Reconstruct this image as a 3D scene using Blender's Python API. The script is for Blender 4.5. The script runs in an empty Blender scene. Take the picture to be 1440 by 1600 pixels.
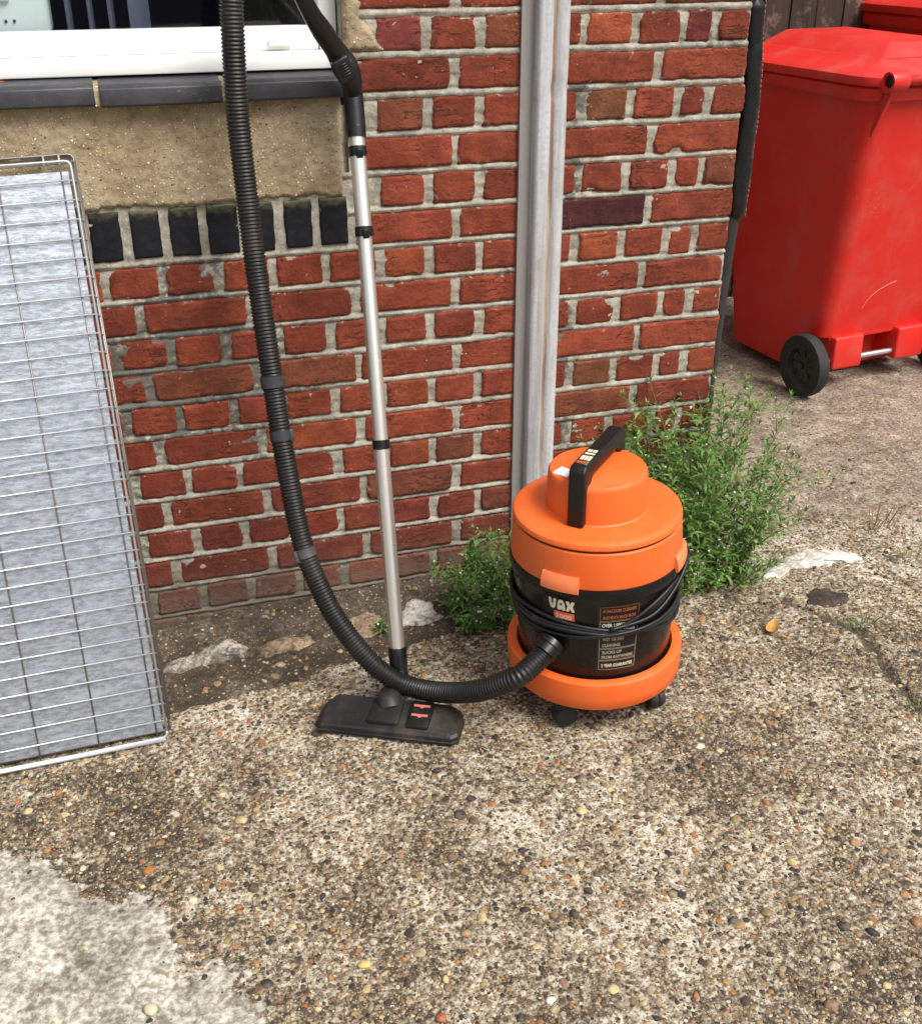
import bpy, bmesh, math, random
import numpy as np
from mathutils import Vector, Matrix, noise as mnoise

# ------------------------------------------------------------------ camera, sky, sun
S = bpy.context.scene
PI = math.pi
COL = S.collection

def look(pitch, yaw, roll):
    cp, sp, cy, sy = math.cos(pitch), math.sin(pitch), math.cos(yaw), math.sin(yaw)
    f = Vector((sy*cp, cy*cp, -sp)); r = Vector((cy, -sy, 0)); u = r.cross(f)
    cr, sr = math.cos(roll), math.sin(roll)
    return f, cr*r + sr*u, -sr*r + cr*u

cam = bpy.data.cameras.new('camera')
cam_o = bpy.data.objects.new('camera', cam); COL.objects.link(cam_o)
f_, r_, u_ = look(.4822, .2971, -.0024)
cam_o.matrix_world = Matrix(((r_.x, u_.x, -f_.x, -.6989), (r_.y, u_.y, -f_.y, -2.3171),
                             (r_.z, u_.z, -f_.z, .139), (0, 0, 0, 1)))
cam.sensor_fit = 'VERTICAL'; cam.sensor_height = 32.0; cam.lens = 1729.38/1600*32.0
cam.clip_start = .02; cam.clip_end = 300
S.camera = cam_o

SUN_EL, SUN_AZ = math.radians(54), math.radians(150)      # azimuth clockwise from +y
w = bpy.data.worlds.new('World'); S.world = w; w.use_nodes = True
nt = w.node_tree; bg = nt.nodes['Background']
sky = nt.nodes.new('ShaderNodeTexSky'); sky.sky_type = 'NISHITA'; sky.sun_disc = False
sky.sun_elevation = SUN_EL; sky.sun_rotation = SUN_AZ
sky.air_density = 1.0; sky.dust_density = 3.0; sky.ozone_density = 1.0
hs = nt.nodes.new('ShaderNodeHueSaturation'); hs.inputs['Saturation'].default_value = .30
tc = nt.nodes.new('ShaderNodeTexCoord'); sx = nt.nodes.new('ShaderNodeSeparateXYZ'); gr = nt.nodes.new('ShaderNodeMapRange'); mu = nt.nodes.new('ShaderNodeMix')
mu.data_type = 'RGBA'; mu.blend_type = 'MULTIPLY'; mu.inputs[0].default_value = 1
gr.inputs[1].default_value = 0; gr.inputs[2].default_value = .75; gr.inputs[3].default_value = .22; gr.inputs[4].default_value = 1.75   # overcast: thick cloud is brightest overhead
nt.links.new(tc.outputs['Generated'], sx.inputs[0]); nt.links.new(sx.outputs[2], gr.inputs[0])
nt.links.new(sky.outputs[0], hs.inputs['Color']); nt.links.new(hs.outputs[0], mu.inputs[6]); nt.links.new(gr.outputs[0], mu.inputs[7]); nt.links.new(mu.outputs[2], bg.inputs[0])
bg.inputs[1].default_value = .105

sun = bpy.data.lights.new('sun', 'SUN'); sun.energy = 2.1; sun.angle = math.radians(24); sun.color = (1, .955, .89)
sun_o = bpy.data.objects.new('sun', sun); COL.objects.link(sun_o)
sd = Vector((math.sin(SUN_AZ)*math.cos(SUN_EL), math.cos(SUN_AZ)*math.cos(SUN_EL), math.sin(SUN_EL)))
sun_o.rotation_euler = sd.to_track_quat('Z', 'Y').to_euler()

S.render.engine = 'CYCLES'
S.view_settings.view_transform = 'Standard'; S.view_settings.look = 'None'
S.view_settings.exposure = .68; S.view_settings.gamma = 1

# ------------------------------------------------------------------ helpers
random.seed(7); RNG = np.random.default_rng(11)
ORG = {}

def nz(x, y, z=0.0, s=1.0):
    return mnoise.noise((x*s, y*s, z*s))

def link(o, parent=None):
    COL.objects.link(o)
    if parent is not None: o.parent = parent
    return o

def tag(o, label=None, cat=None, group=None, kind=None):
    if label: o['label'] = label
    if cat: o['category'] = cat
    if group: o['group'] = group
    if kind: o['kind'] = kind
    return o

def empty(name, loc, label, cat, group=None, rot=(0, 0, 0)):
    o = bpy.data.objects.new(name, None); o.empty_display_size = .05
    o.location = loc; o.rotation_euler = rot; link(o); ORG[o.name] = Vector(loc)
    return tag(o, label, cat, group)

def mk(name, V, F, m, parent=None, local=False, smooth=True, attrs=None, autos=None, recalc=True):
    """one mesh object; V in world coordinates unless local"""
    V = np.asarray(V, dtype=np.float64).reshape(-1, 3)
    org = Vector((0, 0, 0))
    if parent is not None:
        org = ORG[parent.name]
        if not local: V = V - np.array(org)
    me = bpy.data.meshes.new(name)
    me.from_pydata(V.tolist(), [], [tuple(f) for f in F])
    if attrs:
        for k, a in attrs.items():
            a = np.asarray(a, dtype=np.float32)
            if a.ndim == 2:
                at = me.color_attributes.new(k, 'FLOAT_COLOR', 'POINT')
                at.data.foreach_set('color', np.hstack([a[:, :3], np.ones((len(a), 1), np.float32)]).ravel())
            else:
                at = me.attributes.new(k, 'FLOAT', 'POINT'); at.data.foreach_set('value', a)
    if recalc:
        bm = bmesh.new(); bm.from_mesh(me)
        bmesh.ops.recalc_face_normals(bm, faces=bm.faces)
        bm.to_mesh(me); bm.free()
    if smooth:
        me.polygons.foreach_set('use_smooth', [True]*len(me.polygons))
        if autos is not None: me.set_sharp_from_angle(angle=math.radians(autos))
    me.materials.append(m)
    o = bpy.data.objects.new(name, me); link(o, parent); ORG[o.name] = org
    return o

class MB:
    """collects verts and faces"""
    def __init__(s): s.V = []; s.F = []; s.A = []
    def add(s, V, F, a=None):
        b = len(s.V); s.V.extend([tuple(v) for v in V]); s.F.extend([tuple(i+b for i in f) for f in F])
        if a is not None: s.A.extend([a]*len(V))
        return s
    def mk(s, name, m, parent=None, **k): return mk(name, s.V, s.F, m, parent, **k)

def grid_faces(nx, ny):
    i = np.arange(nx*ny).reshape(ny, nx)
    return np.stack([i[:-1, :-1], i[:-1, 1:], i[1:, 1:], i[1:, :-1]], -1).reshape(-1, 4).tolist()

def rbox(c, s, bev=.003, seg=2, R=None, taper=None):
    bm = bmesh.new(); bmesh.ops.create_cube(bm, size=1)
    for v in bm.verts:
        k = 1.0
        v.co = Vector((v.co.x*s[0], v.co.y*s[1], v.co.z*s[2]))
        if taper and v.co.z > 0: v.co.x *= taper[0]; v.co.y *= taper[1]
    if bev: bmesh.ops.bevel(bm, geom=bm.edges[:], offset=bev, segments=seg, profile=.5, affect='EDGES')
    bm.verts.index_update()
    M = R if R is not None else Matrix.Identity(3)
    V = [M @ v.co + Vector(c) for v in bm.verts]; F = [[v.index for v in f.verts] for f in bm.faces]
    bm.free(); return V, F

def prism(poly, z0, z1, fr=None, bev=0, seg=2):
    """extrude a 2D polygon between z0 and z1; fr maps (x,y,z)->world"""
    bm = bmesh.new()
    a = [bm.verts.new((x, y, z0)) for x, y in poly]
    f = bm.faces.new(a); r = bmesh.ops.extrude_face_region(bm, geom=[f])
    for e in r['geom']:
        if isinstance(e, bmesh.types.BMVert): e.co.z = z1
    bmesh.ops.recalc_face_normals(bm, faces=bm.faces)
    if bev: bmesh.ops.bevel(bm, geom=bm.edges[:], offset=bev, segments=seg, profile=.5, affect='EDGES')
    bm.verts.index_update()
    V = [v.co.copy() for v in bm.verts]; F = [[v.index for v in q.verts] for q in bm.faces]; bm.free()
    if fr: V = [fr(*v) for v in V]
    return V, F

def lathe(prof, n=64, a0=0, a1=2*PI, c=(0, 0, 0)):
    full = abs(a1-a0-2*PI) < 1e-6
    k = n if full else n+1; V = []; F = []
    for i in range(k):
        t = a0+(a1-a0)*i/n
        for r, z in prof: V.append((c[0]+r*math.cos(t), c[1]+r*math.sin(t), c[2]+z))
    p = len(prof)
    for i in range(n):
        j = (i+1) % k
        for q in range(p-1): F.append((i*p+q, j*p+q, j*p+q+1, i*p+q+1))
    return V, F

def catmull(P, step):
    P = [Vector(p) for p in P]; Q = [2*P[0]-P[1]]+P+[2*P[-1]-P[-2]]; out = []
    for i in range(1, len(Q)-2):
        a, b, c, d = Q[i-1:i+3]
        n = max(2, int((c-b).length/step))
        for k in range(n):
            t = k/n
            out.append(.5*((2*b)+(c-a)*t+(2*a-5*b+4*c-d)*t*t+(3*b-a-3*c+d)*t**3))
    out.append(P[-1]); return out

def resample(P, step):
    d = [0]
    for i in range(1, len(P)): d.append(d[-1]+(P[i]-P[i-1]).length)
    n = max(2, int(d[-1]/step)); out = []; j = 0
    for i in range(n+1):
        t = d[-1]*i/n
        while j < len(P)-2 and d[j+1] < t: j += 1
        s = (t-d[j])/max(1e-9, d[j+1]-d[j]); out.append(P[j].lerp(P[j+1], min(1, max(0, s))))
    return out

def tube(P, rad, n=10, cap=True, closed=False, flat=None):
    P = [Vector(p) for p in P]; N = len(P)
    R = rad if hasattr(rad, '__len__') else [rad]*N
    V = []; F = []; up = None
    for i in range(N):
        if closed: t = P[(i+1) % N]-P[i-1]
        else: t = P[min(i+1, N-1)]-P[max(i-1, 0)]
        t.normalize()
        if up is None:
            up = Vector((0, 0, 1)) if abs(t.z) < .9 else Vector((0, -1, 0))
        up = (up-t*up.dot(t)).normalized(); sd_ = t.cross(up)
        for k in range(n):
            a = 2*PI*k/n; fl = flat if flat else 1
            V.append(P[i]+R[i]*(math.cos(a)*up+math.sin(a)*sd_*fl))
    for i in range(N if closed else N-1):
        j = (i+1) % N
        for k in range(n):
            l = (k+1) % n; F.append((i*n+k, i*n+l, j*n+l, j*n+k))
    if cap and not closed:
        F.append(tuple(range(n))[::-1]); F.append(tuple((N-1)*n+k for k in range(n)))
    return V, F

def text_poly(s, size, bold=0.0, align='CENTER'):
    cu = bpy.data.curves.new('text', 'FONT'); cu.body = s; cu.size = size; cu.offset = bold
    cu.align_x = align; cu.resolution_u = 3
    o = bpy.data.objects.new('text', cu); COL.objects.link(o)
    dg = bpy.context.evaluated_depsgraph_get(); dg.update()
    me = bpy.data.meshes.new_from_object(o.evaluated_get(dg))
    V = [(v.co.x, v.co.y) for v in me.vertices]; F = [tuple(p.vertices) for p in me.polygons]
    bpy.data.objects.remove(o); bpy.data.curves.remove(cu); bpy.data.meshes.remove(me)
    return V, F

# ---- material node helper
class Mat:
    def __init__(s, name):
        s.m = bpy.data.materials.new(name); s.m.use_nodes = True; s.nt = s.m.node_tree
        s.b = s.nt.nodes['Principled BSDF']; s._c = None
    def node(s, t, **k):
        n = s.nt.nodes.new(t)
        for a, v in k.items(): setattr(n, a, v)
        return n
    def put(s, sock, v):
        if isinstance(v, bpy.types.NodeSocket): s.nt.links.new(v, sock)
        elif isinstance(v, (tuple, list)) and len(v) == 3 and sock.type == 'RGBA': sock.default_value = (*v, 1)
        else: sock.default_value = v
    def pos(s):
        if s._c is None: s._c = s.node('ShaderNodeNewGeometry').outputs['Position']
        return s._c
    def obj(s): return s.node('ShaderNodeTexCoord').outputs['Object']
    def scale(s, v, k):
        n = s.node('ShaderNodeMapping'); s.put(n.inputs['Vector'], v); n.inputs['Scale'].default_value = k; return n.outputs[0]
    def noise(s, v, sc, det=4, ro=.55, dist=0, out=0):
        n = s.node('ShaderNodeTexNoise'); s.put(n.inputs['Vector'], v)
        n.inputs['Scale'].default_value = sc; n.inputs['Detail'].default_value = det
        n.inputs['Roughness'].default_value = ro; n.inputs['Distortion'].default_value = dist
        return n.outputs[out]
    def vor(s, v, sc, feature='F1', rnd=1.0):
        n = s.node('ShaderNodeTexVoronoi', feature=feature); s.put(n.inputs['Vector'], v)
        n.inputs['Scale'].default_value = sc; n.inputs['Randomness'].default_value = rnd
        return n
    def ramp(s, f, stops, mode='LINEAR'):
        n = s.node('ShaderNodeValToRGB'); s.put(n.inputs[0], f); e = n.color_ramp.elements
        n.color_ramp.interpolation = mode
        for i, (p, c) in enumerate(stops):
            if i < 2: q = e[i]; q.position = p
            else: q = e.new(p)
            if not isinstance(c, (tuple, list)): c = (c, c, c)
            q.color = (*c, 1)
        return n.outputs[0]
    def sm(s, f, a, b):
        n = s.node('ShaderNodeMapRange', interpolation_type='SMOOTHSTEP'); s.put(n.inputs[0], f)
        n.inputs[1].default_value = a; n.inputs[2].default_value = b; return n.outputs[0]
    def mix(s, f, a, b, mode='MIX'):
        n = s.node('ShaderNodeMix', data_type='RGBA', blend_type=mode)
        s.put(n.inputs['Factor'], f) if not isinstance(f, bpy.types.NodeSocket) else s.nt.links.new(f, n.inputs[0])
        s.put(n.inputs[6], a); s.put(n.inputs[7], b); return n.outputs[2]
    def math(s, op, a, b=0.0, c=None):
        n = s.node('ShaderNodeMath', operation=op); s.put(n.inputs[0], a); s.put(n.inputs[1], b)
        if c is not None: s.put(n.inputs[2], c)
        return n.outputs[0]
    def vadd(s, a, b):
        n = s.node('ShaderNodeVectorMath', operation='ADD'); s.put(n.inputs[0], a); s.put(n.inputs[1], b); return n.outputs[0]
    def vmul(s, a, k):
        n = s.node('ShaderNodeVectorMath', operation='SCALE'); s.put(n.inputs[0], a); n.inputs['Scale'].default_value = k; return n.outputs[0]
    def attr(s, name, out='Fac'):
        n = s.node('ShaderNodeAttribute'); n.attribute_name = name; return n.outputs[out]
    def sep(s, v):
        n = s.node('ShaderNodeSeparateXYZ'); s.put(n.inputs[0], v); return n.outputs
    def sepc(s, v):
        n = s.node('ShaderNodeSeparateColor'); s.put(n.inputs[0], v); return n.outputs
    def bump(s, h, dist, st=1.0, nrm=None):
        n = s.node('ShaderNodeBump'); s.put(n.inputs['Height'], h); n.inputs['Distance'].default_value = dist
        n.inputs['Strength'].default_value = st
        if nrm is not None: s.put(n.inputs['Normal'], nrm)
        return n.outputs[0]
    def out(s, col=None, rough=None, metal=None, nrm=None, spec=None, **kw):
        for k, v in (('Base Color', col), ('Roughness', rough), ('Metallic', metal), ('Normal', nrm), ('Specular IOR Level', spec)):
            if v is not None: s.put(s.b.inputs[k], v)
        for k, v in kw.items(): s.put(s.b.inputs[k.replace('_', ' ')], v)
        return s.m

def plastic(name, col, rough=.45, dust=.25, dustcol=(.32, .26, .19), grain=900, bump=.0002, spec=.35):
    M = Mat(name); p = M.obj()
    n1 = M.noise(p, 9, 6, .6); n2 = M.noise(p, 160, 3, .6)
    c = M.mix(M.math('MULTIPLY', M.sm(n1, .45, .78), dust), col, dustcol)
    c = M.mix(M.math('MULTIPLY', M.sm(n2, .60, .72), dust*.5), c, dustcol)
    sc = M.noise(M.vadd(M.scale(p, (30, 55, 9)), M.vmul(M.noise(p, 6, 2, .5, out=1), 5)), 1.0, 3, .5)
    line = M.math('MULTIPLY', M.math('SUBTRACT', 1.0, M.sm(M.math('ABSOLUTE', M.math('SUBTRACT', sc, .5)), .002, .007)), M.sm(M.noise(p, 5, 3, .6), .52, .62))
    c = M.mix(M.math('MULTIPLY', line, min(dust, .16)), c, tuple(min(.85, q+.16) for q in dustcol))
    r = M.math('ADD', M.math('ADD', M.math('MULTIPLY', n1, .34), M.math('MULTIPLY', n2, .12)), rough-.2)
    h = M.noise(p, grain, 2, .5)
    return M.out(c, r, nrm=M.bump(h, bump, .6), spec=spec)

def metal(name, col, rough, scale=(1, 1, 1), var=.25, metallic=.8):
    M = Mat(name); p = M.scale(M.obj(), scale)
    n1 = M.noise(p, 18, 6, .65)
    c = M.mix(M.math('MULTIPLY', n1, var*2), col, tuple(x*.45 for x in col))
    return M.out(c, M.math('ADD', M.math('MULTIPLY', n1, .25), rough-.1), metal=metallic)

# ------------------------------------------------------------------ ground height
def gz(x): return -1.305+.035*max(-2.2, min(1.7, x))
EDGE = [(-9, -.36), (-1.1, -.335), (-.705, -.322), (-.453, -.303), (-.094, -.24), (.065, -.237), (.69, -.265), (9, -.265)]
def edge_y(x):
    for (a, b), (c, d) in zip(EDGE, EDGE[1:]):
        if x <= c: return b+(d-b)*(x-a)/(c-a)
    return EDGE[-1][1]
def ss(v, a, b):
    t = max(0., min(1., (v-a)/(b-a))); return t*t*(3-2*t)
PATCH = [(-2.2, -.58), (-1.064, -.627), (-.896, -.726), (-.80, -.86), (-.758, -.965), (-.661, -1.025), (-.642, -1.107), (-.60, -1.3), (-.8, -1.8), (-2.2, -1.9)]
def sdf(x, y, P):
    d = 1e9; ins = False; n = len(P)
    for i in range(n):
        ax, ay = P[i]; bx, by = P[(i+1) % n]
        ex, ey = bx-ax, by-ay; t = max(0, min(1, ((x-ax)*ex+(y-ay)*ey)/(ex*ex+ey*ey)))
        d = min(d, math.hypot(x-ax-t*ex, y-ay-t*ey))
        if (ay > y) != (by > y) and x < ax+(y-ay)*(bx-ax)/(by-ay): ins = not ins
    return -d if ins else d
CRACK = [(.70, -.38), (.795, -.561), (.76, -.70), (.74, -.849), (.75, -1.1), (.8, -2.0)]
def crack_d(x, y):
    d = 1e9
    for (ax, ay), (bx, by) in zip(CRACK, CRACK[1:]):
        ex, ey = bx-ax, by-ay; t = max(0, min(1, ((x-ax)*ex+(y-ay)*ey)/(ex*ex+ey*ey)))
        d = min(d, math.hypot(x-ax-t*ex, y-ay-t*ey))
    return d

def zones(x, y):
    e = edge_y(x)+.018*nz(x, y, 3, 9)+.010*nz(x, y, 5, 30)
    gut = ss(y-e, -.004, .008)*(1-ss(x+.03*nz(x, y, 1, 12), .60, .72)) if y > -.5 else 0.
    b = -.10-.25*(x-.76)+.05*nz(x, y, 8, 4)+.02*nz(x, y, 8, 20)
    br = ss(y-b, -.12, .20)*ss(x, .55, .66) if y > -1 else 0.
    pd = sdf(x, y, PATCH)+.07*nz(x, y, 12, 6)+.035*nz(x, y, 14, 22)
    pa = 1-ss(pd, -.07, .05)
    if y > -.3: pa = 0.
    cr = 1-ss(crack_d(x, y)+.012*nz(x, y, 2, 25), .004, .016)
    return gut, .9*br, pa, cr

def ground_z(x, y, z4=None):
    gut, br, pa, cr = z4 if z4 else zones(x, y)
    z = gz(x)+.004*nz(x, y, 0, 3)+.0022*nz(x, y, 4, 28)+.0016*nz(x, y, 9, 70)
    z += .0014*nz(x, y, 17, 110)*(1-pa)
    z += -.020*gut+gut*.034*ss(y, -.13, .0)+gut*(.006*nz(x, y, 6, 18)+.004*nz(x, y, 6, 45))
    z += -.010*cr+.0025*pa
    return z

def axis(a, b, st, far, g=1.25):
    mid = list(np.arange(a, b+st*.5, st)); lo = []; hi = []
    s = st; x = a
    while x > -far: s *= g; x -= s; lo.append(x)
    s = st; x = mid[-1]
    while x < far: s *= g; x += s; hi.append(x)
    return lo[::-1]+mid+hi

# ------------------------------------------------------------------ materials: wall and ground
PEBBLE = [(.0, (.028, .027, .030)), (.16, (.065, .048, .034)), (.32, (.170, .112, .060)), (.46, (.34, .245, .120)),
          (.56, (.34, .135, .040)), (.63, (.20, .172, .135)), (.76, (.56, .46, .25)), (.88, (.125, .090, .062)), (1.0, (.66, .60, .47))]

def ground_material():
    M = Mat('exposed_aggregate'); P = M.pos()
    wp = M.vadd(P, M.vmul(M.noise(P, 70, 3, .6, out=1), .006))
    gut = M.attr('gutter'); br = M.attr('brown'); pa = M.attr('patch'); cr = M.attr('crack')
    big = M.noise(P, 2.6, 7, .62); mid = M.noise(P, 11, 8, .68); fine = M.noise(P, 60, 6, .7); grit = M.noise(P, 420, 3, .6)
    lime = M.math('ADD', M.math('MULTIPLY', big, .55), M.math('MULTIPLY', mid, .45))
    spk = M.noise(P, 105, 5, .68)
    lime = M.math('ADD', lime, M.math('MULTIPLY', M.math('SUBTRACT', fine, .5), .45)); lime = M.math('ADD', lime, M.math('MULTIPLY', M.math('SUBTRACT', spk, .5), .80)); lime = M.math('ADD', lime, .008)
    matrix = M.ramp(lime, [(.34, (.030, .023, .015)), (.44, (.080, .061, .041)), (.50, (.205, .165, .112)), (.59, (.445, .395, .305)), (.70, (.63, .59, .50))])
    matrix = M.mix(M.math('MULTIPLY', M.sm(grit, .35, .7), .5), matrix, M.mix(1.0, matrix, (.55, .52, .47), 'MULTIPLY'))
    # cement skim, gutter soil, brown yard
    skim = M.ramp(M.math('ADD', M.math('MULTIPLY', mid, .45), M.math('ADD', M.math('MULTIPLY', fine, .30), M.math('MULTIPLY', big, .25))), [(.36, (.12, .107, .078)), (.45, (.27, .25, .205)), (.53, (.44, .415, .355)), (.62, (.60, .575, .51))])
    skim = M.mix(M.sm(M.math('ADD', M.math('MULTIPLY', fine, .35), M.math('MULTIPLY', spk, .65)), .42, .58), M.mix(1.0, skim, (.58, .55, .49), 'MULTIPLY'), M.mix(1.0, skim, (1.15, 1.15, 1.15), 'MULTIPLY'))
    soil = M.ramp(M.math('ADD', M.math('MULTIPLY', mid, .5), M.math('MULTIPLY', spk, .5)), [(.36, (.022, .016, .011)), (.52, (.062, .047, .032)), (.62, (.16, .13, .095)), (.70, (.30, .26, .20))])
    yard = M.ramp(M.math('ADD', M.math('MULTIPLY', mid, .35), M.math('ADD', M.math('MULTIPLY', fine, .3), M.math('MULTIPLY', spk, .35))), [(.38, (.070, .054, .041)), (.47, (.165, .130, .100)), (.54, (.30, .25, .195)), (.62, (.50, .44, .355))])
    pad = M.sm(M.math('ADD', pa, M.math('ADD', M.math('MULTIPLY', M.math('SUBTRACT', mid, .5), 1.3), M.math('MULTIPLY', M.math('SUBTRACT', fine, .5), 1.3))), .475, .525)
    base = M.mix(pad, matrix, skim)
    gud = M.sm(M.math('ADD', gut, M.math('MULTIPLY', M.math('SUBTRACT', fine, .5), .8)), .4, .6)
    base = M.mix(gud, base, soil)
    brd = M.sm(M.math('ADD', br, M.math('MULTIPLY', M.math('SUBTRACT', mid, .5), 1.8)), .25, .85)
    base = M.mix(brd, base, yard)
    thin = M.math('SUBTRACT', 1.0, M.math('MULTIPLY', pad, .93))
    thin = M.math('MULTIPLY', thin, M.math('SUBTRACT', 1.0, M.math('MULTIPLY', gud, .62)))
    thin = M.math('MULTIPLY', thin, M.math('SUBTRACT', 1.0, M.math('MULTIPLY', brd, .42)))
    h = M.math('MULTIPLY', fine, .30)
    col = base
    for sc, r0, r1, keep, hh, dk in ((290, .34, .44, .32, .12, .9), (150, .36, .45, .32, .40, 1.0), (84, .34, .42, .46, .80, 1.0)):
        v = M.vor(wp, sc); ch = M.sepc(v.outputs['Color'])
        on = M.math('GREATER_THAN', M.math('MULTIPLY', ch[1], thin), keep)
        rr = M.math('ADD', M.math('MULTIPLY', ch[2], .75), .50)
        msk = M.math('MULTIPLY', M.math('SUBTRACT', 1.0, M.sm(M.math('DIVIDE', v.outputs['Distance'], rr), r0, r1)), on)
        pc = M.ramp(ch[0], PEBBLE)
        pc = M.mix(M.math('MULTIPLY', fine, .6), pc, M.mix(1.0, pc, (.6, .56, .5), 'MULTIPLY'))
        col = M.mix(msk, col, pc)
        dome = M.math('MULTIPLY', msk, M.math('SUBTRACT', 1.0, M.math('MULTIPLY', v.outputs['Distance'], .8)))
        h = M.math('ADD', h, M.math('MULTIPLY', dome, hh))
    # straw flecks in the yard
    fv = M.vor(M.vadd(M.scale(P, (60, 190, 60)), M.vmul(M.noise(P, 14, 2, .5, out=1), 14)), 1.0)
    fl = M.math('MULTIPLY', M.math('LESS_THAN', fv.outputs['Distance'], .20), M.math('MULTIPLY', brd, M.math('GREATER_THAN', M.sepc(fv.outputs['Color'])[0], .55)))
    col = M.mix(fl, col, (.42, .34, .24))
    col = M.mix(M.math('MULTIPLY', cr, .8), col, (.045, .034, .022))
    h = M.math('ADD', h, M.math('MULTIPLY', grit, .14))
    return M.out(col, M.math('ADD', .68, M.math('MULTIPLY', fine, .25)), nrm=M.bump(h, .0050, 1.0), spec=.35)

def brick_material():
    M = Mat('red_brick'); P = M.pos(); t = M.attr('tint', 'Color'); e = M.attr('rim')
    n1 = M.noise(P, 16, 6, .62); n2 = M.noise(P, 130, 5, .68); n3 = M.noise(P, 45, 7, .7, dist=.6); n4 = M.noise(M.scale(P, (1, 1, 4)), 11, 5, .6)
    c = M.mix(M.sm(n1, .32, .72), M.mix(1.0, t, (.70, .62, .60), 'MULTIPLY'), M.mix(1.0, t, (1.22, 1.18, 1.1), 'MULTIPLY'))
    c = M.mix(M.math('MULTIPLY', M.sm(n2, .42, .72), .5), c, M.mix(1.0, c, (.56, .5, .48), 'MULTIPLY'))
    c = M.mix(M.math('MULTIPLY', M.sm(n4, .54, .70), .55), c, (.060, .024, .020))
    c = M.mix(M.math('MULTIPLY', M.sm(M.noise(P, 26, 8, .72), .60, .70), .35), c, (.36, .115, .045))
    lime = M.math('ADD', M.math('MULTIPLY', e, .19), n3)
    c = M.mix(M.math('MULTIPLY', M.sm(lime, .672, .74), .62), c, (.38, .32, .26))
    sp = M.vor(M.vadd(P, M.vmul(M.noise(P, 150, 3, .6, out=1), .012)), 80); ch = M.sepc(sp.outputs['Color'])
    speck = M.math('MULTIPLY', M.math('LESS_THAN', sp.outputs['Distance'], M.math('MULTIPLY', ch[1], .22)), M.math('GREATER_THAN', M.math('ADD', ch[0], M.math('MULTIPLY', M.math('SUBTRACT', n1, .5), .4)), .93))
    c = M.mix(M.math('MULTIPLY', speck, .8), c, (.55, .38, .30))
    pit = M.vor(M.vadd(P, M.vmul(M.noise(P, 90, 2, .5, out=1), .01)), 60); pc = M.sepc(pit.outputs['Color'])
    pm = M.math('MULTIPLY', M.math('SUBTRACT', 1.0, M.sm(pit.outputs['Distance'], .08, .2)), M.math('GREATER_THAN', pc[1], .60))
    c = M.mix(M.math('MULTIPLY', pm, .75), c, (.04, .016, .012))
    crk = M.noise(M.vadd(M.scale(P, (11, 11, 75)), M.vmul(M.noise(P, 12, 4, .6, out=1), 2.2)), 1.0, 5, .6)
    cm = M.math('MULTIPLY', M.math('SUBTRACT', 1.0, M.sm(M.math('ABSOLUTE', M.math('SUBTRACT', crk, .5)), .004, .016)), M.sm(M.noise(P, 8, 3), .51, .60))
    c = M.mix(M.math('MULTIPLY', cm, .75), c, (.045, .018, .014))
    h = M.math('ADD', M.math('MULTIPLY', n2, .8), M.math('MULTIPLY', n3, .8))
    h = M.math('SUBTRACT', h, M.math('MULTIPLY', pm, .8)); h = M.math('SUBTRACT', h, M.math('MULTIPLY', cm, .6))
    # sooty film in drifting patches over bricks and joints
    c = M.mix(M.math('MULTIPLY', M.sm(M.noise(P, 3.2, 6, .65), .50, .68), .28), c, M.mix(1.0, c, (.50, .52, .54), 'MULTIPLY'))
    # splashed soil low on the wall
    z = M.sep(P)[2]
    soil = M.math('MULTIPLY', M.sm(M.math('ADD', z, M.math('MULTIPLY', n3, .16)), -1.08, -1.22), .75)
    c = M.mix(soil, c, (.13, .10, .075))
    return M.out(c, .88, nrm=M.bump(h, .0036, 1.0), spec=.25)

def mortar_material():
    M = Mat('lime_mortar'); P = M.pos(); st = M.attr('soot')
    n1 = M.noise(P, 22, 7, .7); n2 = M.noise(P, 210, 4, .7); n3 = M.noise(P, 55, 6, .65)
    c = M.ramp(n1, [(.30, (.185, .165, .128)), (.48, (.325, .30, .242)), (.66, (.47, .44, .365))])
    c = M.mix(M.math('MULTIPLY', M.sm(n2, .42, .68), .45), c, M.mix(1.0, c, (.56, .53, .48), 'MULTIPLY'))
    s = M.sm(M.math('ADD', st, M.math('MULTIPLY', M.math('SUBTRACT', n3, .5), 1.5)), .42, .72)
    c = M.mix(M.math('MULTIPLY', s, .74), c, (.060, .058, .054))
    c = M.mix(M.math('MULTIPLY', M.sm(M.noise(P, 3.2, 6, .65), .50, .68), .5), c, M.mix(1.0, c, (.52, .52, .53), 'MULTIPLY'))
    z = M.sep(P)[2]
    c = M.mix(M.math('MULTIPLY', M.sm(M.math('ADD', z, M.math('MULTIPLY', n1, .14)), -1.06, -1.20), .8), c, (.12, .098, .072))
    h = M.math('ADD', M.math('MULTIPLY', n1, .8), M.math('MULTIPLY', n2, .5))
    return M.out(c, .92, nrm=M.bump(h, .0035, 1.0), spec=.2)

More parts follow.
